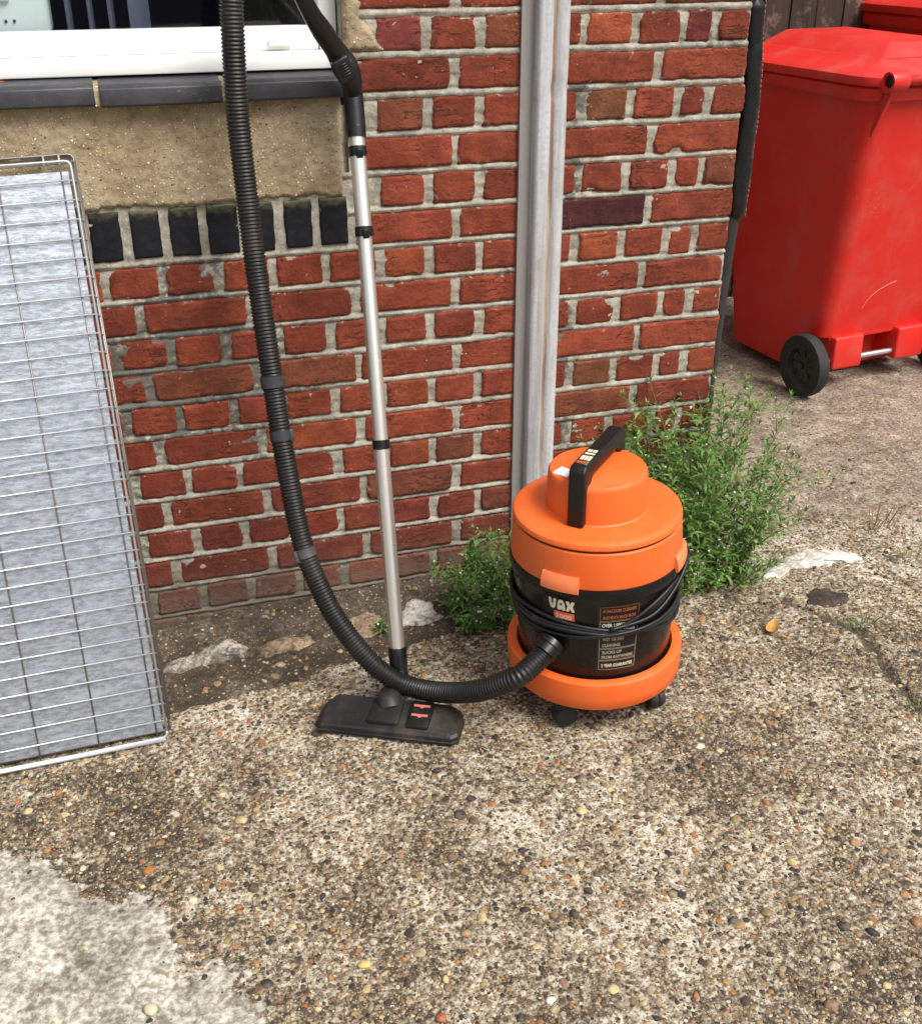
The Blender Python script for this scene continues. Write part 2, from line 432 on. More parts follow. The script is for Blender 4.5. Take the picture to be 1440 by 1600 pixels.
def render_material():
    M = Mat('pebbledash_render'); P = M.pos()
    n1 = M.noise(P, 7, 7, .62); n2 = M.noise(P, 95, 6, .7); n3 = M.noise(P, 300, 3, .6)
    c = M.ramp(n1, [(.32, (.23, .175, .105)), (.5, (.345, .275, .172)), (.68, (.45, .375, .26))])
    c = M.mix(M.math('MULTIPLY', M.sm(n2, .40, .66), .5), c, M.mix(1.0, c, (.52, .49, .44), 'MULTIPLY'))
    z = M.sep(P)[2]
    v = M.vor(M.vadd(P, M.vmul(M.noise(P, 120, 2, .5, out=1), .004)), 170); ch = M.sepc(v.outputs['Color'])
    m = M.math('MULTIPLY', M.math('SUBTRACT', 1.0, M.sm(v.outputs['Distance'], .26, .42)), M.math('GREATER_THAN', M.math('ADD', ch[0], M.math('MULTIPLY', M.math('SUBTRACT', n1, .5), 1.4)), .66))
    c = M.mix(m, c, M.ramp(ch[1], [(0, (.20, .14, .07)), (.3, (.56, .46, .27)), (.7, (.70, .60, .40)), (1, (.78, .72, .60))]))
    d = M.math('MULTIPLY', M.math('LESS_THAN', v.outputs['Distance'], .25), M.math('GREATER_THAN', ch[2], .955))
    c = M.mix(d, c, (.035, .03, .025))
    h = M.math('ADD', M.math('ADD', M.math('MULTIPLY', n2, .6), M.math('MULTIPLY', n3, .25)), M.math('MULTIPLY', m, .4))
    return M.out(c, .92, nrm=M.bump(h, .0045, 1.0), spec=.2)

def blue_brick_material():
    M = Mat('black_engineering_brick'); P = M.pos(); e = M.attr('rim')
    n1 = M.noise(P, 30, 6, .65); n2 = M.noise(P, 160, 4, .6)
    c = M.ramp(n1, [(.3, (.0035, .004, .0055)), (.7, (.009, .0095, .013))])
    lime = M.math('ADD', M.noise(P, 50, 7, .72), M.math('MULTIPLY', e, .16))
    c = M.mix(M.math('MULTIPLY', M.sm(lime, .70, .75), .6), c, (.26, .24, .20))
    z = M.sep(P)[2]
    moss = M.math('MULTIPLY', M.sm(M.math('ADD', z, M.math('MULTIPLY', M.noise(P, 60, 5, .7), .05)), -.345, -.318), .8)
    c = M.mix(moss, c, (.085, .085, .04))
    return M.out(c, M.math('ADD', .42, M.math('MULTIPLY', n2, .3)), nrm=M.bump(M.math('ADD', n1, M.math('MULTIPLY', n2, .4)), .002, .8), spec=.25)

M_GROUND = ground_material(); M_BRICK = brick_material(); M_MORTAR = mortar_material()
M_RENDER = render_material(); M_BLUE = blue_brick_material()
# ------------------------------------------------------------------ ground
def build_ground():
    xs = axis(-1.30, 1.42, .0085, 16); ys = axis(-1.60, .02, .0085, 16)
    V = []; A = {k: [] for k in ('gutter', 'brown', 'patch', 'crack')}
    for y in ys:
        for x in xs:
            z4 = zones(x, y); V.append((x, y, ground_z(x, y, z4)))
            for k, v in zip(('gutter', 'brown', 'patch', 'crack'), z4): A[k].append(v)
    o = mk('ground', V, grid_faces(len(xs), len(ys)), M_GROUND, attrs=A, recalc=False)
    tag(o, kind='structure')

ICO = None
def ico():
    global ICO
    if ICO is None:
        bm = bmesh.new(); bmesh.ops.create_icosphere(bm, subdivisions=2, radius=1); bm.verts.index_update()
        ICO = (np.array([v.co[:] for v in bm.verts]), [tuple(v.index for v in f.verts) for f in bm.faces]); bm.free()
    return ICO

def stone_shape(rng, r, flat=.6, lump=.22):
    V, F = ico(); V = V.copy()
    s = np.array([1, .6+.4*rng.random(), flat*(.7+.5*rng.random())])
    for _ in range(5):
        n = rng.normal(size=3); n /= np.linalg.norm(n); d = .55+.4*rng.random()
        k = V@n; V -= np.outer(np.clip(k-d, 0, None), n)*.85
    o = rng.random(3)*50
    V *= (1+lump*np.array([mnoise.noise(Vector(v*1.6)+Vector(o)) for v in V]))[:, None]
    a = rng.random()*2*PI; R = np.array([[math.cos(a), -math.sin(a), 0], [math.sin(a), math.cos(a), 0], [0, 0, 1]])
    return (V*s*r)@R.T, F

def pebble_color(rng):
    t = rng.random(); st = PEBBLE
    for (a, c), (b, d) in zip(st, st[1:]):
        if t <= b:
            k = (t-a)/(b-a); return np.array(c)*(1-k)+np.array(d)*k
    return np.array(st[-1][1])

def build_gravel():
    rng = np.random.default_rng(5)
    bank = [stone_shape(rng, 1.0, .62, .2) for _ in range(60)]
    m = Mat('pebble'); P = m.pos(); t = m.attr('tint', 'Color')
    n = m.noise(P, 120, 5, .7); n2 = m.noise(P, 40, 4, .6)
    c = m.mix(m.sm(n, .35, .7), m.mix(1.0, t, (.62, .58, .53), 'MULTIPLY'), m.mix(1.0, t, (1.15, 1.12, 1.08), 'MULTIPLY'))
    c = m.mix(m.math('MULTIPLY', m.sm(n2, .5, .7), .5), c, (.17, .14, .10))
    mm = m.out(c, .7, nrm=m.bump(n, .001, .8), spec=.35)
    Vs, Fs, Cs = [], [], []; base = 0; cnt = 0
    while cnt < 11000:
        x = rng.uniform(-1.3, 1.35); y = rng.uniform(-1.55, .25)
        z4 = zones(x, y); gut, br, pa, cr = z4
        if y > -.02 and x < .7: continue
        keep = (1-.93*pa)*(1-.55*gut)*(1-.4*br)
        if nz(x, y, 20, 5) < -.25: keep *= .4
        if rng.random() > keep: continue
        r = float(np.clip(rng.lognormal(math.log(.0043), .45), .0020, .0130))
        V, F = bank[rng.integers(60)]
        a = rng.random()*2*PI; ca, sa = math.cos(a), math.sin(a)
        W = V*r; W = np.stack([W[:, 0]*ca-W[:, 1]*sa+x, W[:, 0]*sa+W[:, 1]*ca+y, W[:, 2]+ground_z(x, y, z4)-r*rng.uniform(.05, .42)], 1)
        Vs.append(W); Fs.extend([(a_+base, b_+base, c_+base) for a_, b_, c_ in F]); base += len(W)
        Cs.append(np.tile(pebble_color(rng), (len(W), 1))); cnt += 1
    o = mk('gravel', np.vstack(Vs), Fs, mm, attrs={'tint': np.vstack(Cs)}, recalc=False)
    tag(o, 'small brown, cream and orange flint pebbles bedded all over the concrete', 'gravel', kind='stuff')

# ------------------------------------------------------------------ brick wall
C_ = .0762; SP = .2277; XL = -2.1; XR = .672; WIN = -.228; SILLZ = -.150; TOPZ = 8
def brick_patch(x0, x1, z0, z1, rng, y0=0.0, st=.0052, rag=1.0, depth=.012, fr=None):
    """front skin of one brick: worn outline, dished face, rolled edges"""
    nx = max(5, int((x1-x0)/st)); nzv = max(5, int((z1-z0)/st))
    ox, oz = rng.random()*90, rng.random()*90
    V = []; rim = []
    tilt = rng.normal()*.0011; tz = rng.normal()*.0009; off = rng.normal()*.0009
    cor = [max(0, rng.normal()*.0035+.001)*rag for _ in range(4)]
    chip = None
    if rng.random() < .24*rag: chip = (rng.uniform(x0, x1), z0 if rng.random() < .5 else z1, rng.uniform(.008, .02), rng.uniform(.004, .009))
    for j in range(nzv+1):
        for i in range(nx+1):
            u, v = i/nx, j/nzv
            x = x0+(x1-x0)*u; z = z0+(z1-z0)*v
            # outline wobble
            wx = (.0026*nz(ox, z, 1, 38)+.0020*nz(ox, z, 2, 110))*rag; wx2 = (.0026*nz(ox+9, z, 1, 38)+.0020*nz(ox+9, z, 2, 110))*rag
            wz = (.0024*nz(x, oz, 1, 26)+.0019*nz(x, oz, 2, 90))*rag; wz2 = (.0024*nz(x, oz+9, 1, 26)+.0019*nz(x, oz+9, 2, 90))*rag
            X = x+wx*(1-u)+wx2*u; Z = z+wz*(1-v)+wz2*v
            du, dv = min(u, 1-u)*(x1-x0), min(v, 1-v)*(z1-z0)
            for k, (cu, cv) in enumerate(((0, 0), (1, 0), (0, 1), (1, 1))):
                d = math.hypot(x-(x0, x1)[cu], z-(z0, z1)[cv]); s = cor[k]*max(0, 1-d/.022)
                X += s*(.7 if cu == 0 else -.7); Z += s*(.7 if cv == 0 else -.7)
            d = min(du, dv)
            y = y0+off+tilt*(u-.5)*2+tz*(v-.5)*2+.0016*nz(x+ox, z+oz, 0, 22)+.0009*nz(x+ox, z+oz, 3, 70)
            y += .0022*max(0, 1-d/.006)**2
            if chip:
                dd = math.hypot((x-chip[0])/1.5, z-chip[1])
                if dd < chip[2]: y += chip[3]*(1-(dd/chip[2])**2)
            if i in (0, nx) or j in (0, nzv): y = y0+depth
            V.append((X, y, Z)); rim.append(max(0, 1-d/.012))
    if fr: V = [fr(*p) for p in V]
    return V, grid_faces(nx+1, nzv+1), rim

def tint_for(k, x, rng):
    t = rng.random()
    if t < .62: c = np.array((.225, .050, .025))
    elif t < .84: c = np.array((.190, .042, .023))
    elif t < .94: c = np.array((.255, .062, .027))
    elif t < .998: c = np.array((.175, .055, .028))
    else: c = np.array((.095, .027, .022))
    if k >= 12 and x < .15:
        t = min(1, (k-11)/4)
        if rng.random() < .75: c = c*(1-t*.55)+np.array((.115, .034, .028))*t*.55
    if k == 5 and .2 < x < .42: c = np.array((.075, .022, .024))
    if k == 0 and .50 < x < .585: c = np.array((.15, .032, .028))
    if k == 0 and -.13 < x < -.055: c = np.array((.20, .05, .042))
    if k == 2 and .29 < x < .40: c = np.array((.19, .075, .032))
    if k == 10 and .28 < x < .40: c = np.array((.17, .062, .03))
    return c*rng.uniform(.86, 1.14)

def course(k):
    """list of (x0,x1) brick spans in course k; English bond"""
    odd = k % 2 == 1; xs = []
    if odd:
        j = -10
        while j*SP < XR-.15: xs.append(j*SP); j += 1
        xs.append(XR)
    else:
        j = -19
        while .055+j*SP/2 < .54: xs.append(.055+j*SP/2); j += 1
        xs += [.585, XR+.005]
    return xs

def build_wall():
    rng = np.random.default_rng(3)
    root = empty('brick_wall', (0, .1, gz(0)), 'weathered red brick wall with pale mortar joints and a band of grey render under the window', 'wall')
    V, F, R, T = [], [], [], []
    def put(v, f, r, c):
        b = len(V); V.extend(v); F.extend([tuple(i+b for i in q) for q in f]); R.extend(r); T.extend([c]*len(v))
    jx = {}
    for k in range(-TOPZ, 18):
        z1 = -k*C_-.0036; z0 = -(k+1)*C_+.0036
        xs = course(k); joints = []
        for a, b in zip(xs, xs[1:]):
            if a < WIN-.02 and k < 6: continue
            ga, gb = .0052+rng.uniform(-.0015, .0035), .0052+rng.uniform(-.0015, .0035)
            x0 = a+ga; x1 = b-(gb if b < XR-.02 else 0)
            if b >= XR-.02: x1 += rng.normal()*.0025-(.004 if rng.random() < .3 else 0)
            joints.append(a)
            zz0, zz1 = z0+rng.normal()*.0009, z1+rng.normal()*.0009
            v, f, r = brick_patch(x0, x1, zz0, zz1, rng, y0=rng.normal()*.0007, rag=1.15)
            put(v, f, r, tint_for(k, (a+b)/2, rng))
        jx[k] = joints
        # bricks round the corner on the return face
        ys = [0.012, .11, .22, .34] if k % 2 else [.012, .22, .34]
        for a, b in zip(ys, ys[1:]):
            v, f, r = brick_patch(a+.006 if a > .05 else a-.008, b-.006, z0, z1, rng, fr=lambda x, y, z: (XR-y, x, z))
            put(v, f, r, tint_for(k, 1, rng))
    mk('bricks', V, F, M_BRICK, root, attrs={'rim': R, 'tint': np.array(T)})
    # soldier course of black bricks
    V, F, R, T = [], [], [], []
    xs = [-.2355-.0766*i for i in range(0, 25)]
    for i, b in enumerate(xs):
        a = b-.0625+rng.normal()*.0016
        v, f, r = brick_patch(a-.0015, b+.0015+rng.normal()*.0012, -.4500+rng.normal()*.002, -.3440+rng.normal()*.002, rng, y0=-.0010, rag=.62, st=.0045)
        put(v, f, r, np.zeros(3))
    mk('black_brick_course', V, F, M_BLUE, root, attrs={'rim': R})
    # mortar skin
    def mortar(x0, x1, z0, z1, st):
        nx, nv = int((x1-x0)/st)+1, int((z1-z0)/st)+1; V = []; so = []
        for j in range(nv):
            z = z0+(z1-z0)*j/(nv-1); k = math.floor(-z/C_); kb = round(-z/C_); db = abs(z+kb*C_)
            for i in range(nx):
                x = x0+(x1-x0)*i/(nx-1)
                dbw = abs(z+kb*C_+.0018*nz(x, kb*7.3, 0, 9))
                y = .0062-.0068*ss(dbw, .0062+.0016*nz(x, z, 12, 26), .0046)-.0034*ss(dbw, .0085, .012)+.0018*nz(x, z, 3, 60)+.0012*nz(x, z, 8, 150)
                if nz(x, z, 31, 7) > .35: y += .004*(nz(x, z, 31, 7)-.35)*3
                y += .0016*ss(z+kb*C_, .003, .0065)           # weathered: a shade line under the brick above
                s = math.exp(-(((x+.62)/.34)**2+((z+.70)/.28)**2))*.85+.42*nz(x, z, 40, 6)+.10*ss(z, -.6, -1.1)
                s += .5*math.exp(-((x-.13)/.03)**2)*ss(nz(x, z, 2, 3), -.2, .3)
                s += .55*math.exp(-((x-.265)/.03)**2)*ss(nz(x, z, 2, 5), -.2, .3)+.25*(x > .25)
                if x < -.236 and -.4525 < z < -.34:
                    y = .0022+.0016*nz(x, z, 3, 60)+.0012*nz(x, z, 8, 150); s = .1*nz(x, z, 2, 20)
                V.append((x, y, z)); so.append(s)
        return V, grid_faces(nx, nv), so
    V1, F1, s1 = mortar(WIN, XR-.004, -1.36, TOPZ*C_, .0042)
    V2, F2, s2 = mortar(XL, WIN, -1.36, -.30, .0042)
    b = len(V1)
    mk('mortar', V1+V2, F1+[tuple(i+b for i in f) for f in F2], M_MORTAR, root, attrs={'soot': s1+s2}, recalc=False)
    # solid core behind
    mb = MB()
    v, f = rbox(((WIN+XR-.008)/2, .95, -.4), (XR-.008-WIN, 1.87, 2.02), 0); mb.add(v, f)
    v, f = rbox(((XL+WIN)/2, .17, -.79), (WIN-XL, .31, 1.24), 0); mb.add(v, f)
    mb.mk('core', M_MORTAR, root, smooth=False)
    M = Mat('upper_brickwork'); bt = M.node('ShaderNodeTexBrick'); M.put(bt.inputs['Vector'], M.vadd(M.node('ShaderNodeTexCoord').outputs['Object'], (0, 0, 0)))
    mp = M.node('ShaderNodeCombineXYZ'); sx = M.sep(M.pos()); M.put(mp.inputs[0], M.math('ADD', sx[0], sx[1])); M.put(mp.inputs[1], sx[2]); M.put(bt.inputs['Vector'], mp.outputs[0])
    bt.inputs['Scale'].default_value = 1; bt.inputs['Brick Width'].default_value = SP; bt.inputs['Row Height'].default_value = C_; bt.inputs['Mortar Size'].default_value = .007
    bt.inputs['Color1'].default_value = (.21, .046, .023, 1); bt.inputs['Color2'].default_value = (.16, .036, .022, 1); bt.inputs['Mortar'].default_value = (.40, .37, .30, 1)
    M.out(bt.outputs[0], .9)
    mb = MB(); mb.add(*rbox(((XL+XR)/2, .95, 2.35), (XR-XL, 1.87, 3.40), 0))
    mb.mk('upper_wall', M.m, root, smooth=False)
    # render band, ragged lower edge
    nx, nv = 460, 48; V = []
    for j in range(nv):
        for i in range(nx):
            x = XL+(-.2385-XL)*i/(nx-1); v = j/(nv-1)
            zl = -.3475+.010*nz(x, 0, 5, 14)+.006*nz(x, 0, 6, 45)+.004*nz(x, 0, 9, 130)
            z = zl+(-.140-zl)*v
            y = -.0065+.0016*nz(x, z, 2, 12)+.0022*nz(x, z, 5, 50)+.0016*nz(x, z, 5, 120)-.0055*max(0, nz(x, z, 7, 16))*ss(z, -.24, -.33)+.0012*nz(x, z, 15, 240)
            y += .012*ss(z-zl, .012, .0)
            e = -.2385+.006*nz(0, z, 4, 30)+.004*nz(0, z, 7, 90)
            if i >= nx-2: y = .006
            x = min(x, e)
            if j == 0: y = .010
            V.append((x, y, z))
    mk('render_band', V, grid_faces(nx, nv), M_RENDER, root, recalc=False)
    # broken sandy render patch beside the window jamb
    poly = [(-.2295, .035), (-.205, .034), (-.190, .020), (-.196, -.005), (-.176, -.028), (-.160, -.052), (-.150, -.0665), (-.190, -.068), (-.2295, -.069)]
    V = []; F = []
    nx, nv = 22, 30
    idx = {}
    for j in range(nv):
        for i in range(nx):
            x = -.2295+.09*i/(nx-1); z = -.072+.112*j/(nv-1)
            d = sdf(x, z, poly)+.004*nz(x, z, 0, 60)
            y = .002-.009*ss(-d, -.003, .008)+.0016*nz(x, z, 1, 90)
            if d > .003: y = .012
            V.append((x, y, z))
    mk('sandy_patch', V, grid_faces(nx, nv), M_RENDER, root, recalc=False)

# ------------------------------------------------------------------ window
def build_window():
    root = empty('window', (-1.1, .06, -.10), 'white framed window with dark panes and a black tiled sill', 'window')
    fm = plastic('white_upvc', (.80, .80, .78), .35, .18, (.45, .38, .30), 600, .0001)
    tile = Mat('sill_tile'); P = tile.pos()
    n = tile.noise(P, 20, 6, .6); n2 = tile.noise(P, 90, 5, .65)
    c = tile.ramp(n, [(.3, (.020, .020, .023)), (.7, (.044, .044, .050))])
    c = tile.mix(tile.math('MULTIPLY', tile.sm(n2, .62, .74), .5), c, (.22, .20, .18))
    pv = tile.vor(P, 16); pm = tile.math('MULTIPLY', tile.math('LESS_THAN', pv.outputs['Distance'], .16), tile.math('GREATER_THAN', tile.sepc(pv.outputs['Color'])[0], .80))
    c = tile.mix(pm, c, (.42, .10, .05))
    tile = tile.out(c, .48, nrm=tile.bump(n2, .0012, .7), spec=.5)
    x0, x1 = -2.1, -.2305; mb = MB()
    def bar(xa, xb, za, zb, ya, yb, bev=.003):
        mb.add(*rbox(((xa+xb)/2, (ya+yb)/2, (za+zb)/2), (xb-xa, yb-ya, zb-za), bev))
    bar(x0, x1, -.101, -.068, .030, .100)                 # projecting sub-sill
    bar(x0, x1-.036, -.0675, -.032, .058, .105)           # bottom rail
    bar(x0, x1-.036, -.0318, -.024, .068, .105, .002)     # glazing bead
    bar(x1-.035, x1, -.0675, .60, .050, .105)             # right jamb
    bar(x1-.050, x1-.0355, -.031, .60, .064, .105, .002)
    mb.mk('frame', fm, root, autos=40)
    o = MB().add(*rbox((-.345, .053, -.052), (.046, .012, .014), .003)).mk('drain_cover', fm, root, autos=40)
    # glass: a thin clear sheet
    g = Mat('window_glass'); tr = g.node('ShaderNodeBsdfTransparent'); tr.inputs[0].default_value = (.90, .93, .94, 1)
    gl = g.node('ShaderNodeBsdfGlossy'); gl.inputs['Roughness'].default_value = .02; fr_ = g.node('ShaderNodeFresnel'); fr_.inputs[0].default_value = 1.5
    mx = g.node('ShaderNodeMixShader'); g.nt.nodes.remove(fr_); mx.inputs[0].default_value = .06; g.nt.links.new(tr.outputs[0], mx.inputs[1]); g.nt.links.new(gl.outputs[0], mx.inputs[2])
    g.nt.links.new(mx.outputs[0], g.nt.nodes['Material Output'].inputs[0])
    v, f = rbox(((x0+x1-.05)/2, .084, .28), (x1-.05-x0, .004, .61), 0)
    mk('pane', v, f, g.m, root, smooth=False)
    # sill tiles
    mb = MB(); mj = MB()
    rng = np.random.default_rng(2)
    for i in range(8):
        b = -.241-.234*i; a = b-.225 if i else b-.2255
        if i == 0: b = -.2320; 
        prof = [(.052, -.104), (-.020, -.1095), (-.0335, -.1165), (-.036, -.146), (-.030, -.1495), (.050, -.1495)]
        dz = rng.normal()*.0012; dy = rng.normal()*.0015
        v, f = prism(prof, a, b, fr=lambda y, z, x: (x, y+dy, z+dz), bev=.0022)
        mb.add(v, f)
        prof2 = [(.050, -.107), (-.017, -.112), (-.030, -.119), (-.032, -.147), (.048, -.148)]
        if i: mj.add(*prism(prof2, b-.0005, b+.0095, fr=lambda y, z, x: (x, y, z)))
    s = mb.mk('sill', tile, root, autos=40)
    mj.mk('sill_mortar', M_RENDER, s, smooth=False)
    # dim room behind
    rm = Mat('room_plaster').out((.030, .028, .095), .9)
    mb = MB()
    mb.add(*rbox((-1.2, 1.8, .1), (2.2, .05, 1.4), 0)); mb.add(*rbox((-1.2, 1.0, -.62), (2.2, 1.6, .05), 0))
    mb.add(*rbox((-1.2, 1.0, .82), (2.2, 1.6, .05), 0)); mb.add(*rbox((-2.32, 1.0, .1), (.05, 1.6, 1.4), 0))
    o = mb.mk('room', rm, smooth=False); tag(o, kind='structure')
    # vertical blind
    bl = Mat('blind_fabric'); bl.out((.10, .10, .145), .85)
    t = empty('vertical_blind', (-.55, .2, -.03), 'blue grey vertical blind slats hanging behind the dark window glass', 'blind')
    for xa, xb in ((-.741, -.729), (-.700, -.689), (-.662, -.650), (-.623, -.583)):
        V = []; n = 8
        for i in range(n+1):
            for z in (-.05, .60):
                u = i/n; V.append((xa+(xb-xa)*u, .155+.006*math.sin(u*PI), z))
        F = [(2*i, 2*i+2, 2*i+3, 2*i+1) for i in range(n)]
        b = len(V); V += [(x, y+.0012, z) for x, y, z in V]; F += [tuple(q+b for q in reversed(f)) for f in F]
        mk('slat', V, F, bl.m, t, recalc=False)
    # pale moulded appliance against the glass
    pm = plastic('pale_plastic', (.78, .83, .79), .5, .1)
    t = empty('appliance', (-.93, .18, -.03), 'pale green plastic appliance with a rounded recess behind the window glass', 'appliance')
    V, F = rbox((-.98, .215, .17), (.42, .17, .43), .02, 4); mk('casing', V, F, pm, t, autos=50)
    V, F = rbox((-.92, .127, .075), (.165, .012, .10), .0055, 4); mk('recess_rim', V, F, pm, t, autos=50)
    dk = plastic('recess_grey', (.26, .29, .26), .6, .1)
    V, F = rbox((-.925, .122, .050), (.13, .006, .030), .0025, 3); mk('recess', V, F, dk, t, autos=50)
    mb = MB()
    for x in (-.87, -.85, -.835): mb.add(*rbox((x, .129, -.008), (.005, .004, .005), .001))
    mb.mk('vent_slots', plastic('slot_black', (.02, .02, .02)), t)

# ------------------------------------------------------------------ galvanised channel on the wall
def build_channel():
    M = Mat('galvanised_rusty'); P = M.pos(); xyz = M.sep(P)
    st = M.noise(M.scale(P, (60, 60, 1.6)), 1.0, 6, .7); sp = M.noise(P, 130, 5, .7); bl = M.noise(P, 9, 6, .6)
    c = M.ramp(st, [(.3, (.27, .27, .28)), (.48, (.43, .44, .455)), (.66, (.60, .62, .655))])
    c = M.mix(M.math('MULTIPLY', M.sm(sp, .45, .7), .5), c, (.30, .295, .28))
    band = M.sm(M.math('ABSOLUTE', M.math('SUBTRACT', M.math('ADD', xyz[0], M.math('MULTIPLY', M.math('SUBTRACT', bl, .5), .006)), .2035)), .0065, .0015)
    c = M.mix(M.math('MULTIPLY', band, .85), c, M.ramp(M.noise(M.scale(P, (30, 30, 3)), 1.0, 5, .65), [(.40, (.50, .42, .30)), (.52, (.36, .22, .10)), (.62, (.20, .085, .03))]))
    ru = M.math('MULTIPLY', M.sm(M.noise(M.scale(P, (70, 70, 2.2)), 1.0, 6, .65), .54, .70), .65)
    c = M.mix(M.math('MULTIPLY', ru, .6), c, (.36, .27, .18))
    wht = M.math('MULTIPLY', M.sm(xyz[0], .212, .222), M.sm(M.noise(M.scale(P, (90, 90, 14)), 1.0, 6, .7), .4, .6))
    c = M.mix(M.math('MULTIPLY', wht, .5), c, (.58, .57, .52))
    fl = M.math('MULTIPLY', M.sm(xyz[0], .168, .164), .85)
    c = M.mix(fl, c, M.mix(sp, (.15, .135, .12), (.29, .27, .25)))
    c = M.mix(M.math('MULTIPLY', M.sm(M.noise(P, 5, 7, .7), .5, .68), .45), c, (.26, .235, .19))
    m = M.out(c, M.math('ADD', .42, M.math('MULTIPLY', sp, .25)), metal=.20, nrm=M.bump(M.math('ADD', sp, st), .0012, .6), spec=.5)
    prof = [(.1395, .0005), (.1395, -.0085), (.1655, -.0095), (.1668, -.013), (.1675, -.026), (.1705, -.0315), (.176, -.0335),
            (.190, -.0345), (.1975, -.0335), (.2010, -.0295), (.2060, -.0290), (.2095, -.0330), (.2150, -.0355), (.2300, -.0350),
            (.2345, -.0330), (.2365, -.0290), (.2372, -.008), (.2405, -.0045), (.2405, .0005)]
    zs = [gz(.19)-.03+i*.02 for i in range(0, 97)]
    V = []; n = len(prof)
    for z in zs:
        for i, (x, y) in enumerate(prof):
            d = .0012*nz(x, z, 3, 6)*(1 if y < -.02 else .3)
            if y < -.02 and abs(z+.148) < .05 and x > .195: d += .006*math.exp(-((z+.148)/.016)**2)*(1 if x < .212 else .5)
            V.append((x+.0006*nz(i*3.1, z, 5, 7), y+d, z))
    F = grid_faces(n, len(zs))
    F.append(tuple(range((len(zs)-1)*n, len(zs)*n)))
    o = mk('steel_channel', V, F, m, autos=55)
    tag(o, 'tall ribbed galvanised steel channel with rust streaks fixed upright on the brick wall', 'channel')

# ------------------------------------------------------------------ black cable sleeve at the wall corner
def build_sleeve():
    t = empty('cable_sleeve', (.70, .05, gz(.7)), 'black wrapped cable sleeve hanging at the right corner of the brick wall', 'cable sleeve')
    M = Mat('wrapped_black_plastic'); P = M.pos()
    n = M.noise(M.scale(P, (1, 1, .35)), 60, 5, .6); n2 = M.noise(P, 20, 4, .6)
    m = M.out(M.mix(n2, (.004, .004, .005), (.010, .010, .012)), M.math('ADD', .14, M.math('MULTIPLY', n, .3)), nrm=M.bump(M.math('ADD', n, n2), .0025, .7), spec=.42)
    P = catmull([(.700, .045, .7), (.697, .042, .30), (.694, .040, .10), (.694, .040, .007), (.700, .038, -.12), (.706, .036, -.21), (.704, .036, -.30), (.702, .035, -.37), (.702, .035, -.43), (.703, .035, -.468)], .008)
    rad = []
    for p in P:
        r = .027+.004*nz(0, p.z, 1, 12)+.0018*nz(0, p.z, 4, 60)
        if p.z > 0: r *= .75
        if p.z < -.43: r *= max(.45, 1-((-.43-p.z)/.04)**2*.5)
        rad.append(r)
    V, F = tube(P, rad, 14)
    V = [Vector(v)+Vector((.0022*nz(v.x, v.y, v.z, 60)+.003*nz(v.x, v.y, v.z, 22), .0022*nz(v.x+5, v.y, v.z, 60), 0)) for v in V]
    mk('sleeve', V, F, m, t)
    # overlapping seam strip with stitches
    mb = MB(); sw = plastic('stitch_grey', (.17, .16, .16), .6)
    Q = resample(P, .011)
    for p in Q:
        if -.46 < p.z < .3: mb.add(*rbox((p.x+.0262+.004*nz(0, p.z, 1, 12), p.y-.006, p.z), (.0022, .004, .0078), .0006, 1))
    mb.mk('stitching', sw, t)
    g = plastic('conduit_grey', (.022, .022, .024), .45, .3, (.10, .09, .08))
    P = catmull([(.700, .040, -.40), (.694, .040, -.50), (.688, .040, -.65), (.684, .040, -.82), (.682, .042, -1.0), (.682, .045, gz(.68)-.01)], .02)
    V, F = tube(P, [.021-.006*i/(len(P)-1) for i in range(len(P))], 12); mk('conduit', V, F, g, t)

# ------------------------------------------------------------------ fence and yard wall behind the bins
def build_fence():
    t = empty('board_fence', (2.0, 1.78, gz(2)), 'dark brown weathered board fence behind the red bin', 'fence')
    M = Mat('old_timber'); P = M.pos()
    g = M.noise(M.scale(P, (70, 70, 3)), 1.0, 6, .65); n = M.noise(P, 12, 7, .7); b = M.attr('tint', 'Color')
    c = M.mix(g, (.013, .007, .0045), (.068, .034, .022))
    c = M.mix(M.math('MULTIPLY', M.sm(n, .53, .66), .8), c, (.19, .115, .080))
    c = M.mix(1.0, c, b, 'MULTIPLY')
    m = M.out(c, .85, nrm=M.bump(g, .002, .8))
    x = .70; rng = np.random.default_rng(8); mb = MB()
    while x < 4.2:
        wd = .118+rng.normal()*.003; yy = 1.78+rng.normal()*.003
        v, f = rbox((x+wd/2, yy, gz(2)+.95), (wd-.006, .02, 1.92), .002)
        mb.add(v, f, rng.uniform(.6, 1.3)); x += wd
    mk('boards', mb.V, mb.F, m, t, smooth=False, attrs={'tint': np.repeat(np.array(mb.A)[:, None], 3, 1)})
    mb = MB()
    for z in (-.9, .35): mb.add(*rbox((2.45, 1.815, z), (3.5, .045, .08), .003))
    mk('rail', mb.V, mb.F, m, t, smooth=False, attrs={'tint': np.ones((len(mb.V), 3))})

